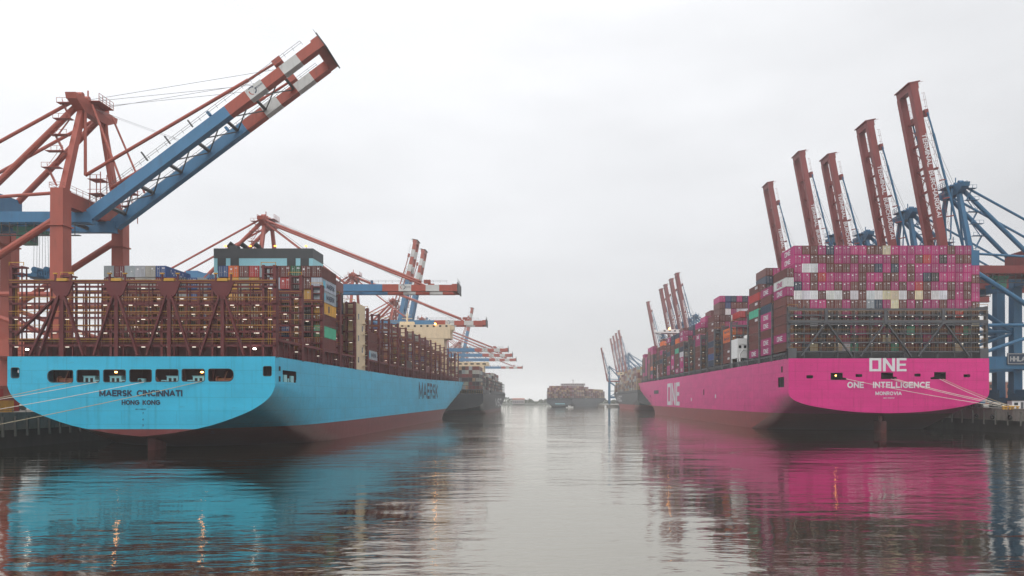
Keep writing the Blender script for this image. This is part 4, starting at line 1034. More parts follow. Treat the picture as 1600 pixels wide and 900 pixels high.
# ------------------------------------------------------------------ ship-to-shore cranes
QZ = 7.4
def crane_parts(sg, mat_leg, mat_gird, mat_tube, mat_boom, boom, bl, raised, detail=True, hs=1.0):
    """meshes of one crane kind; x runs toward the water (times sg), y along the quay, z up from the quay"""
    def P(x, y, z): return (sg * x, y, z)
    def BX(b, x0, x1, y0, y1, z0, z1, m=0):
        a, c = sorted((sg * x0, sg * x1)); b.box(a, c, y0, y1, z0, z1, m)
    out = []                                                  # (name, mesh, loc, children)
    def add(name, b, mats, ch=()): out.append((name, b.mesh(name, mats if isinstance(mats, list) else [mats]), ch))
    Z = lambda z: z * hs
    for x, zt in ((0, 53), (-30, 48)):
        for y in (-12, 12):
            b = MB(); b.beam(P(x, y, 5.2), P(x, y, Z(zt)), 3.2, 3.4, w2=3.0, h2=3.0)
            for z in (18.5, 31, 44): b.beam(P(x, y, Z(z)), P(x, y, Z(z) + .35), 3.6, 3.8)
            add('leg', b, mat_leg)
            w = MB(); w.beam(P(x, y - 6, 2.6), P(x, y + 6, 2.6), 1.6, 1.8)
            for k in range(6): w.tube(P(x - .35, y - 5 + k * 2, .75), P(x + .35, y - 5 + k * 2, .75), .75, 10, 1)
            add('bogie', w, [mat_leg, M['dark_steel']])
    for x in (0, -30):
        b = MB(); b.beam(P(x, -14.5, 5), P(x, 14.5, 5), 2.4, 3.2); add('sill_beam', b, mat_leg)
        b = MB(); b.beam(P(x, -10.4, Z(15.2)), P(x, 10.4, Z(15.2)), 2.2, 3.2); add('portal_beam', b, mat_leg)
    b = MB(); b.beam(P(0, -10.5, Z(51)), P(0, 10.5, Z(51)), 2.4, 3.6); add('upper_beam', b, mat_leg)
    b = MB(); b.beam(P(-30, -10.5, Z(46)), P(-30, 10.5, Z(46)), 2.4, 3.2); add('upper_beam', b, mat_leg)
    for y in (-12, 12):
        b = MB(); BX(b, -28.5, -1.5, y - 1.3, y + 1.3, Z(13.2), Z(17.4)); add('portal_beam', b, mat_gird if sg < 0 and False else mat_leg)
        b = MB(); b.tube(P(-1, y, Z(46)), P(-29, y, Z(28)), .85, 10); b.tube(P(-1, y, Z(28)), P(-29, y, Z(28)), .6, 8); b.tube(P(0, y, Z(52.2)), P(-46, y * .5, Z(51)), .42, 8)
        b.tube(P(-1.5, y, Z(18)), P(-29, y, Z(27.4)), .6, 8)
        add('brace', b, mat_tube)
    for y in (-4.6, 4.6):
        b = MB(); BX(b, -54, 3.2, y - .8, y + .8, Z(46.4), Z(46.4) + 3.0); BX(b, -54, 3, y + .9 if y > 0 else y - 1.6, y + 1.6 if y > 0 else y - .9, Z(46.4) + .2, Z(46.4) + .32)
        add('girder', b, mat_gird)
    b = MB()
    for x in range(-52, 2, 6): BX(b, x, x + .6, -3.8, 3.8, Z(47), Z(47) + .8)
    add('girder_tie', b, M['dark_steel']); b = MB()
    for y in (-6.4,): BX(b, -30, 1, y - .5, y + .5, Z(43.2), Z(43.2) + .15); BX(b, -30, 1, y - .5, y - .44, Z(43.2) + .9, Z(43.2) + 1.0)
    for x in range(-30, 2, 2):
        for y in (-6.4,): b.beam(P(x, y - .45, Z(43.2)), P(x, y - .45, Z(46.4)), .14)
    add('trolley_walkway', b, M['dark_steel'])
    b = MB(); BX(b, -40, -22, -5.6, 5.6, Z(49.6), Z(49.6) + 5.2); BX(b, -33, -28, -3, 3, Z(49.6) + 5.2, Z(49.6) + 6.6); BX(b, -26, -25, -5.7, -5.6, Z(50.4), Z(52.6), 1)
    add('machinery_house', b, [mat_boom if sg < 0 else mat_gird, M['dark_steel']])
    b = MB(); BX(b, -18, -13, -3, 3, Z(45.2), Z(46.3)); BX(b, -17.5, -14.2, -2.6, .6, Z(42.2), Z(45.1)); BX(b, -14.22, -14.15, -2.2, .2, Z(42.8), Z(44.6), 1)
    add('trolley_cab', b, [M['green'], M['glass']])
    # pylon
    for y in (-1, 1):
        b = MB(); b.beam(P(0, y * 11, Z(52.5)), P(0, y * 4, Z(75.6)), 1.5, 1.7, w2=1.2, h2=1.4); add('pylon_leg', b, mat_tube)
        b = MB(); b.tube(P(-1, y * 4.4, Z(76)), P(-27, y * 5, Z(50)), .78, 10); add('back_brace', b, mat_tube)
        b = MB(); b.tube(P(-1, y * 5.2, Z(77)), P(-50, y * 5.2, Z(50)), .42, 8); add('backstay', b, mat_tube)
    b = MB()
    b.hexa([P(-1.3, -8.2, Z(76.2)), P(1.3, -8.2, Z(76.2)), P(1.3, 8.2, Z(76.2)), P(-1.3, 8.2, Z(76.2)), P(-1.3, -8.6, Z(77.6)), P(1.3, -8.6, Z(77.6)), P(1.3, 8.6, Z(77.6)), P(-1.3, 8.6, Z(77.6))])
    b.hexa([P(-1.1, -4.6, Z(74.4)), P(1.1, -4.6, Z(74.4)), P(1.1, 4.6, Z(74.4)), P(-1.1, 4.6, Z(74.4)), P(-1.25, -8, Z(76.2)), P(1.25, -8, Z(76.2)), P(1.25, 8, Z(76.2)), P(-1.25, 8, Z(76.2))])
    for k in range(5): b.tube(P(-.8, -5 + k * 2.5, Z(77.6) + .7), P(.8, -5 + k * 2.5, Z(77.6) + .7), .7, 10)
    BX(b, -3.6, 3.6, -3, 3, Z(77.6) + .02, Z(77.6) + .2)
    add('pylon_head', b, mat_tube)
    b = MB(); zt = Z(77.6)
    for x in (-3.5, 3.5):
        if x > 0: add('platform_railing', b, mat_tube); b = MB()
        for h in (.6, 1.2, 2.0): BX(b, x - .05, x + .05, -3, 3, zt + h, zt + h + .08)
        for y in (-3, -1.5, 0, 1.5, 3): b.beam(P(x, y, zt + .2), P(x, y, zt + 2.05), .1)
    add('platform_railing', b, mat_tube); b = MB(); b.tube(P(-.7, -.7, zt + .2), P(-.7, -.7, zt + 3.6), .2, 6); add('beacon_mast', b, mat_tube); b = MB()
    # stair zigzag on the near pylon leg, access towers beside it
    for k in range(5):
        z0 = Z(54 + k * 4.4); z1 = Z(54 + (k + 1) * 4.4); y0 = -11 + (z0 / hs - 52.5) / 23.1 * 7; sx = 1 if k % 2 else -1
        b.beam(P(-2.6 - 1.3 * sx, y0 - 1, z0), P(-2.6 + 1.3 * sx, y0 - .3, z1), .5, .14); b.beam(P(-2.6 - 1.3 * sx, y0 - 1.3, z0 + 1), P(-2.6 + 1.3 * sx, y0 - .6, z1 + 1), .08)
        BX(b, -4.8, -.4, y0 - 1.4, y0 + .2, z1 - .1, z1); BX(b, -4.8, -.4, y0 - 1.4, y0 - 1.34, z1 + 1, z1 + 1.08)
        for q in range(4): b.beam(P(-4.7 + q * 1.4, y0 - 1.37, z1), P(-4.7 + q * 1.4, y0 - 1.37, z1 + 1.05), .07)
    add('stair', b, mat_tube)
    for (tx, ty) in ((2.2, -4.5), (3.4, 7)):
        b = MB()
        for x in (0, 2.6):
            for y in (0, 2.6): b.beam(P(tx + x, ty + y, Z(50)), P(tx + x, ty + y, Z(50) + 9.5), .16)
        for z in (4, 7.6): BX(b, tx - .4, tx + 3, ty - .4, ty + 3, Z(50) + z, Z(50) + z + .12); BX(b, tx - .4, tx + 3, ty - .4, ty - .32, Z(50) + z + 1, Z(50) + z + 1.1); BX(b, tx - .4, tx + 3, ty + 2.9, ty + 3, Z(50) + z + 1, Z(50) + z + 1.1)
        add('access_tower', b, mat_tube)
    b = MB()
    for y in (-13.7, 13.7):
        for h in (.6, 1.15): BX(b, -1.6, 1.6, y - .04, y + .04, Z(53) + h, Z(53) + h + .07)
    for x in (-1.6, 1.6):
        for h in (.6, 1.15): BX(b, x - .04, x + .04, -13.7, 13.7, Z(53) + h - (0 if False else 0), Z(53) + h + .07)
        for k in range(12): BX(b, x - .04, x + .04, -13.7 + k * 2.45, -13.62 + k * 2.45, Z(53) - .2, Z(53) + 1.2)
    add('beam_railing', b, mat_tube)
    # boom, in its own coordinates along +x from the hinge; turned as a child
    segs = [(0, .615, 0), (.615, .705, 1), (.705, .775, 2), (.775, .855, 1), (.855, .93, 2), (.93, 1.0, 1)] if len(boom) > 1 else [(0, 1, 0)]
    b = MB(); hh, ww = 3.0, 1.5
    by = 5 if sg > 0 else 4.15
    for y in (-by, by):
        for a, c, m in segs:
            h0 = (2.6 if a < .75 else 2.3) if sg > 0 else 2.4; BX(b, a * bl + (0 if a == 0 else .0), c * bl, y - ww / 2, y + ww / 2, -.2, h0 - .2, m)
            BX(b, a * bl + .03, c * bl - .03, y - ww / 2 - .3, y + ww / 2 + .3, -.45, -.21, m)
        for k in range(26):
            x = 2 + k * (bl - 4) / 25; yy = y + (-.9 if y < 0 else .9); b.beam(P(x, yy, 2.8), P(x, yy, 3.95), .07, mat=len(boom))
        for h in (3.4, 3.95): yy = y + (-.9 if y < 0 else .9); b.beam(P(2, yy, h), P(bl - 2, yy, h), .06, mat=len(boom))
    for k in range(7):
        x = 4 + k * (bl - 10) / 6.5; m = len(boom)
        b.beam(P(x, -4.2, 1.4), P(x, 4.2, 1.4), .7, .9, mat=m); 
        if k < 6: b.beam(P(x, -4.2, 1.0), P(x + bl / 8, 4.2, 1.0), .22, mat=m); b.beam(P(x, 4.2, 1.0), P(x + bl / 8, -4.2, 1.0), .22, mat=m)
    e = len(boom) - 1 if len(boom) == 1 else 1
    BX(b, bl, bl + 2.2, -by - .8, by + .8, -.4, 2.5, e); BX(b, bl + 2.2, bl + 2.5, -by - 1, by + 1, -1.0, 3.2, len(boom)); BX(b, bl * .845, bl * .88, -by - .9, -by + .9, 2.81, 4.2, e); BX(b, bl * .845, bl * .88, by - .9, by + .9, 2.81, 4.2, e)
    for y in (-by, by): BX(b, bl * .55, bl * .56, y - .6, y + .6, 2.81, 4.0, 0)
    # festoon walkway between the beams
    b.beam(P(1, -2.6, .9), P(bl - 3, -2.6, .9), .6 if sg > 0 else .3, .16, mat=len(boom)); b.beam(P(1, -2.9, 2.0), P(bl - 3, -2.9, 2.0), .08, mat=len(boom))
    for k in range(20): x = 2 + k * (bl - 6) / 19; b.beam(P(x, -2.9, 1), P(x, -2.9, 2), .07, mat=len(boom))
    for k in range(3): BX(b, bl * (.28 + .1 * k), bl * (.28 + .1 * k) + .35, -6.2, -5.8, 2.81, 5.4 - k * .3, len(boom))
    for p in range(5): b.beam(P(bl + 2.3, -by + 2 * p, 3.1), P(bl + 2.3, -by + 2 * p, 4.8), .09, mat=len(boom))
    return out, b
def build_crane(kind, name, label, loc, group, scale=1.0):
    parts, boom, ang, hinge = kind
    root = thing(name, label, 'crane', loc, group); root.scale = (scale,) * 3
    for nme, me, ch in parts: link(nme, me, root)
    bo = link('boom', boom[0], root, hinge); bo.rotation_euler = (0, ang, 0)
    for nm2, me2 in boom[1]: link(nm2, me2, bo)
    return root
def make_kind(sg, legm, girm, tubem, boom_mats, bl, angle, hs, extra_boom, hinge_x=3.4):
    raised = angle > 20
    parts, b = crane_parts(sg, legm, girm, tubem, boom_mats[0], boom_mats, bl, raised, hs=hs)
    hz = 47.8 * hs
    bm = [b.mesh('boom', boom_mats + [M['dark_steel'] if sg > 0 else M['port_red']])]
    a = R(angle); ca, sa = math.cos(a), math.sin(a); H0 = Vector((sg * hinge_x, 0, hz))
    def W(x, y, z): return Vector((sg * (hinge_x + x * ca - z * sa), y, hz + x * sa + z * ca))   # boom coords -> crane coords
    st = MB(); wr = MB(); apex = lambda y: Vector((sg * .8, y, 76.6 * hs))
    for y in (-5.2, 5.2):
        if raised:
            joint = W(bl * .07, y, 9.6) if sg > 0 else W(bl * .1, y, 7)
            st.tube(apex(y * .8), joint, .36, 8); st.tube(apex(y * .8) + Vector((sg * 1.2, .9, 0)), W(bl * .16, y, 3.2), .26, 8)
            st.tube(joint, W(bl * .74, y, 4.3), .42, 8); st.tube(W(bl * .74, y, 4.3), W(bl * .86, y, 3.6), .3, 8)
        else:
            st.tube(apex(y), W(bl * .83, y, 3.4), .45, 8); st.tube(apex(y) - Vector((0, 0, 1.2)), W(bl * .4, y, 3.0), .24, 8)
    for y in (-2.6, -1.6, 1.6, 2.6):
        wr.tube(apex(y) + Vector((0, 0, 1.5)), W(bl * (.84 if abs(y) > 2 else .76), y, 3.8), .055, 5)
    for y in (-1, 1): wr.tube(apex(y), W(bl * .42, y, 3.4), .04, 5)
    parts = parts + [('forestay', st.mesh('forestay', [tubem]), ()), ('hoist_rope', wr.mesh('hoist rope', [M['wire']]), ())]
    return (parts, (bm[0], extra_boom), (-a if sg > 0 else a), H0)
MB_LEFT = [M['crane_blue'], M['boom_red'], M['crane_white']]
def logo_boom(bl):
    b = MB(); y = -5.79; x0 = bl * .712
    for m, a0 in ((0, 40), (1, 160), (0, 280)):
        for k in range(8):
            t0, t1 = R(a0 + k * 12), R(a0 + (k + 1) * 12); r0, r1 = .72 + .02 * k, 1.05
            c = lambda t, r: (x0 + 1.25 + r * math.cos(t), y, 1.25 + r * math.sin(t))
            b.quad([c(t0, r0), c(t1, r0 + .02), c(t1, r1), c(t0, r1)], m)
    put_text(b, 'EUROGATE', (x0 + 1.9, y, 1.05), (1, 0, 0), (0, 0, 1), 2.4, .42, 0, .02)
    return [('emblem', b.mesh('emblem', [M['navy'], M['boom_red']]))]
K37 = make_kind(1, M['crane_red'], M['crane_blue'], M['crane_red'], MB_LEFT, 69.2, 36.9, 1.0, logo_boom(69.2))
K0 = make_kind(1, M['crane_red'], M['crane_blue'], M['crane_red'], MB_LEFT, 74, 0, 1.0, logo_boom(74))
K80 = make_kind(1, M['crane_red'], M['crane_blue'], M['crane_red'], MB_LEFT, 74, 79, 1.0, [])
tx = MB(); put_caps(tx, 'TERMINAL BURCHARDKAI', (-64 * .75, -5.0, .3), (1, 0, 0), (0, 0, 1), 64 * .46, 1.65, .19, .3)
TXT = [('lettering', tx.mesh('boom lettering', [M['dim_white']]))]
KR = make_kind(-1, M['port_blue'], M['port_red'], M['port_blue'], [M['port_red']], 64, 79.2, 1.0, TXT, 4.8)
KR2 = make_kind(-1, M['port_blue'], M['port_red'], M['port_blue'], [M['port_red']], 72.5, 79.2, 1.09, TXT, 4.8)
LG, RG = 'red and blue cranes along the quay of the turquoise ship', 'blue cranes with raised red booms along the quay of the magenta ship'
build_crane(K37, 'gantry_crane', 'huge red crane with blue boom half raised over the turquoise ship\'s stern', (-116, 184, QZ), LG)
for k, d, lab in ((K0, 302, 'red crane, boom lowered level, its pylon rising above the turquoise ship\'s funnel casing'),
                  (K0, 437, 'red crane, boom lowered level, its tip ending above the turquoise ship\'s bow'),
                  (K80, 548, 'red and blue crane with raised boom, the nearer and taller of the steep pair'),
                  (K80, 583, 'red and blue crane with raised boom, the further and lower of the steep pair'),
                  (K0, 672, 'hazy crane with level boom, first beyond the turquoise ship\'s bow, above the black ship'),
                  (K0, 751, 'hazy crane with level boom, second beyond the turquoise ship\'s bow'),
                  (K0, 837, 'hazy crane with level boom, third beyond the turquoise ship\'s bow'),
                  (K80, 950, 'faint crane with raised red and white boom beyond the black ship'),
                  (K0, 1042, 'faintest level-boom crane, its tip reaching furthest over the black ship')):
    build_crane(k, 'gantry_crane', lab, (-117, d, QZ), LG)
RX = 143.0
for i, (d, x) in enumerate(((256, 0), (290, 0), (328.6, 0))):
    build_crane(KR, 'gantry_crane', 'blue crane with raised lettered red boom above the stern containers, %s from quayside' % ORD[i], (RX, d, QZ), RG)
for d, lab in ((362, 'blue crane with raised lettered red boom above the stern containers, fourth from quay side'),
               (413, 'blue crane with raised red boom above the stern containers, furthest toward the channel'),
               (706, 'hazy crane with raised boom, nearest the magenta stacks in the group behind the white bridge'),
               (739, 'hazy crane with raised boom, second from the magenta stacks in the group of five'),
               (775, 'hazy crane with raised boom, third from the magenta stacks in the group of five'),
               (806, 'hazy crane with raised boom, fourth from the magenta stacks in the group of five'),
               (912, 'hazy crane with raised boom, standing alone beside the group of four'),
               (1290, 'faint crane with raised boom above the grey ship, first in its tight cluster'),
               (1345, 'faint crane with raised boom above the grey ship, second in its tight cluster'),
               (1402, 'faint crane with raised boom above the grey ship, third in its tight cluster'),
               (1462, 'faint crane with raised boom above the grey ship, last in its tight cluster')):
    build_crane(KR2, 'gantry_crane', lab, (RX, d, QZ), RG)
build_crane(KR2, 'gantry_crane', 'small faint crane with raised boom standing beside the far hazy ship', (px(952, 975), 975, 3.0), RG, 0.61)
# company sign on the nearest port crane
sgn = None
b = MB(); b.box(153.7, 163.7, 242.2, 242.5, QZ + 14.7, QZ + 18.5); s_ = tag(b.build('crane_sign', M['navy']), 'dark blue sign with white company letters on the blue crane\'s lower beam', 'sign')
b = MB(); put_caps(b, 'HHLA', (154.6, 242.17, QZ + 15.7), (1, 0, 0), (0, 0, 1), 5.2, 1.7, .2, .3)
for x0, x1, z0, z1 in ((153.8, 163.6, 14.8, 15.0), (153.8, 163.6, 18.15, 18.35), (153.8, 154.0, 15.0, 18.15), (163.4, 163.6, 15.0, 18.15)): b.box(x0, x1, 242.12, 242.19, QZ + z0, QZ + z1)
b.build('lettering', M['steel'], s_)
# spreader hanging from the big crane
t = thing('spreader', 'dark blue container spreader hanging on thin ropes from the big red crane', 'spreader', (px(68.5, 184), 184, 41.2))
b = MB(); b.box(-1.1, 1.1, -6, 6, -.4, .2); b.box(-2.4, -1.1, -6, -5.2, -.6, .4); b.box(1.1, 2.4, -6, -5.2, -.6, .4); b.box(-2.4, -1.1, 5.2, 6, -.6, .4); b.box(1.1, 2.4, 5.2, 6, -.6, .4); b.box(-2.5, 2.5, -1.5, 1.5, -.3, .5); b.build('frame', M['port_blue'], t)
b = MB(); b.box(-2.2, 2.2, -1.2, 1.2, .5, 1.5)
for x in (-1.5, 1.5): b.tube((x, -1.4, 2.0), (x, 1.4, 2.0), .75, 12)
for k in range(7): b.box(-2.2 + k * .65, -1.9 + k * .65, -1.6, -1.2, .2, 1.2 + (k % 3) * .3)
b.build('headblock', M['port_blue'], t)
b = MB()
for x in (-1.9, -1.1, 1.1, 1.9): b.tube((x, -1, 2.2), (x * .9, -1, 12.2), .05, 5); b.tube((x, 1, 2.2), (x * .9, 1, 12.2), .05, 5)
b.build('hoist_rope', M['wire'], t)

# ------------------------------------------------------------------ quays and what stands on them
def quay(x_face, sgn, y0, y1, name):
    b = MB(); far = x_face + sgn * 400
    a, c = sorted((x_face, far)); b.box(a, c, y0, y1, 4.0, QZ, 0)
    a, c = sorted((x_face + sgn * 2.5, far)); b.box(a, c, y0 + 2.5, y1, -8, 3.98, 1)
    structure(b.build(name, [M['concrete'], M['underquay']]))
quay(-112.6, -1, 62, 1250, 'quay_wall'); quay(138.0, 1, 62, 1600, 'quay_wall')
b = MB(); b.box(px(945, 955), 139, 950, 1100, -6, 3.0); structure(b.build('quay_wall', [M['concrete']]))
PILE = MB(); PILE.tube((0, 0, -6), (0, 0, 4.2), .55, 8); PILE_M = PILE.mesh('pile', [M['underquay']])
M['post'] = paint('weathered steel post', (0.13, 0.125, 0.11), .7, .3, grime=.5)
FEND = MB(); FEND.box(0, .4, -.16, .16, -1.6, 2.3); FEND.box(0, .5, -.2, .2, 2.3, 2.5); FEND_M = FEND.mesh('fender', [M['post']])
for i in range(60):
    y = 142 + i * 3.5
    o = link('timber_fender', FEND_M, None, (-112.6, y, 4.2)); tag(o, 'upright weathered steel fender post on the quay face beside the turquoise ship\'s stern', 'fender', 'fenders on the turquoise ship\'s quay')
for i in range(30):
    y = 205 + i * 6.0
    o = link('timber_fender', FEND_M, None, (138.0, y, 4.2)); o.rotation_euler = (0, 0, math.pi); tag(o, 'upright dark fender on the concrete quay face beside the magenta ship', 'fender', 'fenders on the magenta ship\'s quay')
TYRE = MB()
for k in range(16):
    a0, a1 = 2 * math.pi * k / 16, 2 * math.pi * (k + 1) / 16
    for (r0, y0_), (r1, y1_) in (((.45, 0), (.8, 0)), ((.8, 0), (.8, .4)), ((.8, .4), (.45, .4)), ((.45, .4), (.45, 0))):
        TYRE.quad([(y0_, r0 * math.cos(a0), r0 * math.sin(a0)), (y1_, r1 * math.cos(a0), r1 * math.sin(a0)), (y1_, r1 * math.cos(a1), r1 * math.sin(a1)), (y0_, r0 * math.cos(a1), r0 * math.sin(a1))])
TYRE_M = TYRE.mesh('tyre', [M['seal']])
for k, y in enumerate((199, 207.5, 216, 224.5, 233)):
    o = link('tyre_fender', TYRE_M, None, (138.0, y, 5.0)); o.rotation_euler = (0, 0, math.pi); tag(o, 'black tyre hung against the concrete quay face beside the magenta stern', 'tyre', 'tyres hung on the magenta ship\'s quay')
b = MB(); b.box(-113.2, -112.55, 62, 700, QZ - .05, QZ + .28); structure(b.build('quay_kerb', M['concrete'])); b = MB(); b.box(137.9, 138.6, 62, 700, QZ - .05, QZ + .28); structure(b.build('quay_kerb', M['concrete']))
for sx, yy, lab in ((1, 204.0, 'rusty steel ladder down the concrete quay face by the magenta stern'), (-1, 146.5, 'dark steel ladder down the quay face near the turquoise stern')):
    b = MB(); X_ = 137.75 if sx > 0 else -112.35
    for q in (-.3, .3): b.beam((X_, yy + q, .2), (X_, yy + q, QZ + .6), .08)
    for k in range(20): b.beam((X_, yy - .3, .5 + k * .36), (X_, yy + .3, .5 + k * .36), .05)
    tag(b.build('quay_ladder', M['rudder']), lab, 'ladder')
t = thing('quay_hut', 'small white hut on the quay beyond the magenta ship\'s mooring ropes', 'hut', (px(1592, 232), 232, QZ))
b = MB(); b.box(-2.2, 2.2, 0, 2.4, 0, 2.5); w_ = b.build('wall', M['dim_white'], t); b = MB(); b.box(-2.4, 2.4, -.2, 2.6, 2.5, 2.7); b.build('roof', M['grey'], t); b = MB(); b.box(-1.5, -.3, -.05, .02, 1.1, 2.0); b.build('window', M['glass'], w_); b = MB(); b.box(.6, 1.5, -.05, .02, .05, 2.1); b.build('door', M['grey'], w_)
# walkway rail along the quay edge
def rail(x, y0, y1, label):
    b = MB()
    for y in range(int(y0), int(y1), 4): b.beam((x, y, QZ), (x, y, QZ + 1.1), .1)
    for z in (.55, 1.1): b.beam((x, y0, QZ + z), (x, y1, QZ + z), .07)
    tag(b.build('quay_railing', M['dark_steel']), label, 'railing')
rail(-118.5, 140, 260, 'dark steel railing along the quay beside the turquoise ship')
def bollard(x, y, label, g):
    b = MB(); b.tube((0, 0, 0), (0, 0, .7), .4, 12, r2=.3); b.tube((0, 0, .7), (0, 0, .95), .55, 12); b.tube((0, 0, .95), (0, 0, 1.05), .55, 12, r2=.3)
    o = b.build('bollard', M['yellow'], None, (x, y, QZ)); tag(o, label, 'bollard', g); return o
def rope(p, q, sag, r, mat, label, g):
    p, q = Vector(p), Vector(q); pts = []
    for i in range(25):
        u = i / 24; pts.append(p.lerp(q, u) - Vector((0, 0, sag * 4 * u * (1 - u))))
    b = MB(); b.path(pts, r, 6); tag(b.build('mooring_line', mat), label, 'mooring line', g)
def tp(p, d): return None
XS, YS = -81.4, 144.7
g1 = 'mooring lines of the turquoise ship'
for i, (x0, y0, x1, y1, m, lab) in enumerate(((112, 597, 0, 621, 'rope', 'topmost mooring line, from the turquoise stern\'s outermost opening'), (152, 597, -25, 629, 'rope_white', 'second mooring line down across the turquoise stern'),
                                       (225, 597, -25, 642, 'rope_white', 'pale mooring line crossing just above the ship\'s name on the turquoise stern'), (315, 596, -25, 667, 'rope', 'lowest and longest mooring line across the turquoise stern, passing the lettering'), (340, 596, -10, 664, 'rope_white', 'mooring line from the channelward opening of the turquoise stern'))):
    a = (px(x0, 144.4), 144.4, pz(y0, 144.4)); xe = -121; d1 = 139 + i * 1.5
    if i == 4: continue
    de = (132, 130, 134, 138)[i]; xe = VX - 113.3 * F / de; ye = y0 + (y1 - y0) * (xe - x0) / (x1 - x0); e2 = Vector((-113.3, de, pz(ye, de)))
    if e2.z > QZ - .3:
        e2 = Vector((-114.2, de, QZ + .7)); bollard(e2.x, e2.y, 'yellow bollard holding the %s mooring line of the turquoise ship' % ORD[i], 'bollards on the turquoise ship\'s quay')
    else:
        b = MB(); b.box(-.1, .65, -.5, .5, -.5, .5); b.tube((.65, 0, -.1), (1.1, 0, .15), .16, 8)
        tag(b.build('mooring_hook', M['dark_steel'], None, (-113.3, de, e2.z)), 'steel mooring hook on the quay face holding the %s turquoise stern line' % ORD[i], 'hook')
    rope(a, e2, .25, .075 if m == 'rope' else .065, M[m], lab, g1)
g2 = 'mooring lines of the magenta ship'
for i, (x0, y0, x1, y1, lab) in enumerate(((1322, 592, 1568, 640, 'longest mooring line, from the opening furthest from the magenta ship\'s quay'), (1392, 592, 1578, 641, 'mooring line from the middle opening under the white stern logo'), (1398, 592, 1590, 640, 'second mooring line from the middle opening of the magenta stern'), (1468, 592, 1572, 637, 'upper short mooring line from the quayside opening of the magenta stern'), (1473, 592, 1583, 639, 'lower short mooring line from the quayside opening of the magenta stern'))):
    a = (px(x0, 221.6), 221.6, pz(y0, 221.6)); e = (px(x1, 215), 215, QZ + .8)
    rope(a, e, .45, .085, M['rope_white'] if i < 4 else M['rope'], lab, g2)
    bollard(e[0], e[1], 'yellow bollard with the %s rope of the magenta ship around it' % ORD[i], 'bollards on the magenta ship\'s quay')
# container yard on both quays
YG = 'containers standing on the quay'
yard = [('R', -136, 172, 0), ('Y', -127, 158, 0), ('B', -131, 160, 0), ('R', -131, 160, 1), ('R', -141, 150, 0), ('R', -141, 150, 1), ('C', -124, 176, 0), ('B', -150, 150, 0)]
for i, (cd, x, y, t_) in enumerate(yard):
    container(cd, x, y, QZ + t_ * CH, '%s container on the turquoise ship\'s quay, %s in the yard, %s' % (NAMES[cd], ORD[i], 'stacked on another' if t_ else 'on the ground'), YG)
for i, (cd, x, y, t_) in enumerate((('M', 176, 262, 0), ('M', 176, 262, 1), ('B', 181, 275, 0), ('R', 172, 290, 0), ('B', 172, 290, 1))):
    container(cd, x, y, QZ + t_ * CH, '%s container behind the blue crane legs, %s in the yard, %s' % (NAMES[cd], ORD[i], 'stacked on another' if t_ else 'on the ground'), YG)
t = thing('brick_building', 'brick harbour building with pale roof glimpsed between the blue crane legs', 'building', (px(1557, 420) + 4, 420, QZ))
b = MB(); b.box(-9, 9, 0, 14, 0, 13); w_ = b.build('wall', M['brick'], t); b = MB(); b.box(-9.4, 9.4, -.4, 14.4, 13, 13.8); b.build('roof', M['dim_white'], t)
for r_ in range(3):
    for c in range(5):
        b = MB(); b.box(-8 + c * 3.4, -6.2 + c * 3.4, -.06, .02, 1.6 + r_ * 4, 3.6 + r_ * 4); b.build('window', M['glass'], w_)
# low building and treeline on the far shore
b = MB(); 
for k in range(41):
    x0, x1 = -240 + k * 20, -220 + k * 20; h0 = 2.2 + .6 * math.sin(k * .9); h1 = 2.2 + .6 * math.sin((k + 1) * .9)
    b.hexa([(x0, 1330, -2), (x1, 1330, -2), (x1, 1600, -2), (x0, 1600, -2), (x0, 1345, h0), (x1, 1345, h1), (x1, 1600, h1 + 4), (x0, 1600, h0 + 4)])
structure(b.build('far_shore_ground', M['bank']))
b = MB(); rnd = random.Random(2)
for k in range(5200):
    x = rnd.uniform(-230, 560); dpt = rnd.uniform(1350, 1440); top = 10 + 4 * math.sin(x * .045) + 2.5 * math.sin(x * .13 + 1) + 2 * math.sin(x * .31)
    z = 3 + (top - 1) * rnd.random() ** .7; s = rnd.uniform(.7, 2.0); a = rnd.uniform(0, 6.28); e = rnd.uniform(-.8, .8)
    u = Vector((math.cos(a), math.sin(a), e)).normalized() * s; v = Vector((-math.sin(a) * .4, .2, 1)).normalized() * s; p = Vector((x, dpt, z))
    b.quad([p - u, p - v * .8, p + u, p + v])
tag(b.build('far_woodland', M['leaf']), 'dark hazy band of trees along the far shore', 'trees', None, 'stuff')
t = thing('harbour_building', 'long pale low building with dark windows on the far shore', 'building', (px(810, 1340), 1340, 2.0))
b = MB(); b.box(-11, 11, 0, 10, 0, 8); w_ = b.build('wall', M['house_grey'], t); b = MB(); b.hexa([(-11.5, -.5, 8), (11.5, -.5, 8), (11.5, 10.5, 8), (-11.5, 10.5, 8), (-11.5, 4.5, 10.5), (11.5, 4.5, 10.5), (11.5, 5.5, 10.5), (-11.5, 5.5, 10.5)]); b.build('roof', M['brick'], t)
for c in range(6): 
    b = MB(); b.box(-9.6 + c * 3.4, -7.8 + c * 3.4, -.08, .02, 2, 5); b.build('window', M['glass'], w_)
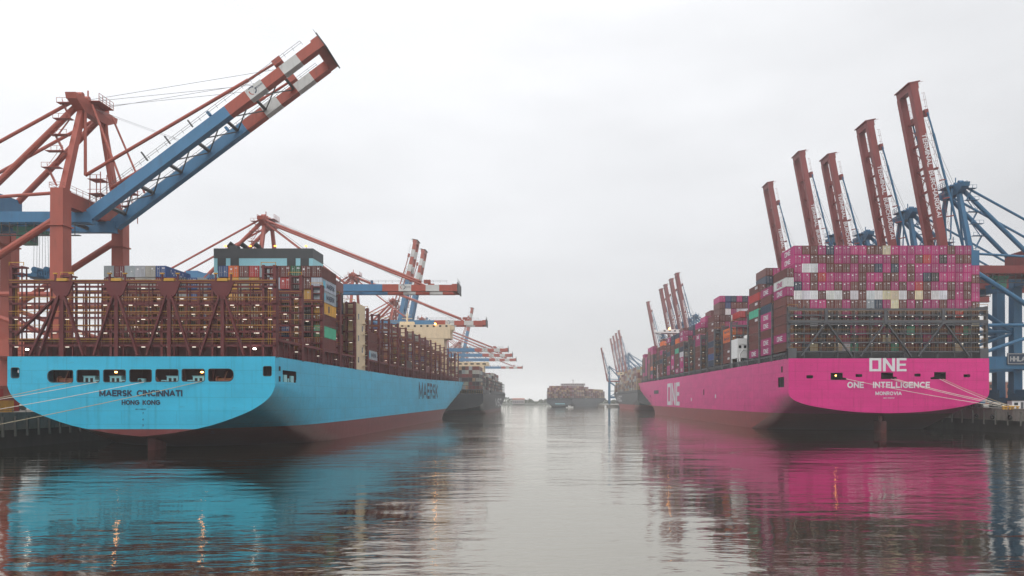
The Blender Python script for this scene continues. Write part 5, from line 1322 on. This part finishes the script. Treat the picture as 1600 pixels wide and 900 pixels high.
# harbour launches
def launch(label, x, y, s, hullm, rz=0):
    t = thing('harbour_launch', label, 'boat', (x, y, 0), 'harbour launches', rz); t.scale = (s,) * 3
    b = MB(); st = [(-6, 1.6, 1.5), (-3, 2.0, 1.45), (1, 2.0, 1.6), (4, 1.4, 1.9), (6.4, .1, 2.3)]
    for (x0, w0, z0), (x1, w1, z1) in zip(st, st[1:]):
        for sd in (-1, 1): b.quad([(x0, sd * w0, z0), (x1, sd * w1, z1), (x1, sd * w1 * .75, -.5), (x0, sd * w0 * .75, -.5)])
        b.quad([(x0, -w0, z0 - .1), (x1, -w1, z1 - .1), (x1, w1, z1 - .1), (x0, w0, z0 - .1)])
    b.quad([(-6, -1.6, 1.5), (-6, 1.6, 1.5), (-6, 1.2, -.5), (-6, -1.2, -.5)]); b.build('hull', hullm, t)
    b = MB(); b.box(-2.4, 1.8, -1.3, 1.3, 1.4, 3.9); b.box(-2.7, 2.1, -1.5, 1.5, 3.9, 4.05); c = b.build('wheelhouse', M['white'], t)
    for sd in (-1, 1):
        b = MB(); b.box(-2, 1.4, sd * 1.31 - .02, sd * 1.31 + .02, 2.7, 3.5); b.build('window', M['glass'], c)
    b = MB(); b.tube((-.6, 0, 4), (-.6, 0, 6.6), .08, 6); b.beam((-.6, -.7, 5.6), (-.6, .7, 5.6), .08); b.build('mast', M['dark_steel'], t)
launch('white harbour launch in front of the far hazy container ship', px(890, 905), 905, .75, M['white'], R(8))
launch('small pale launch at the foot of the far small crane', px(946, 930), 930, .7, M['white'], R(80))

build_rest()

# ------------------------------------------------------------------ haze
m = bpy.data.materials.new('haze'); m.use_nodes = True; t_ = m.node_tree; t_.nodes.clear()
o_ = N(t_, 'ShaderNodeOutputMaterial'); pv = N(t_, 'ShaderNodeVolumePrincipled')
pv.inputs['Color'].default_value = (0.93, 0.935, 0.94, 1); pv.inputs['Density'].default_value = 0.0002; pv.inputs['Anisotropy'].default_value = 0.2
t_.links.new(pv.outputs[0], o_.inputs['Volume'])
b = MB(); b.box(-9500, 9500, -100, 9500, -40, 165)
hz = b.build('haze', m); tag(hz, 'thin pale grey mist filling the whole harbour', 'haze', None, 'stuff')
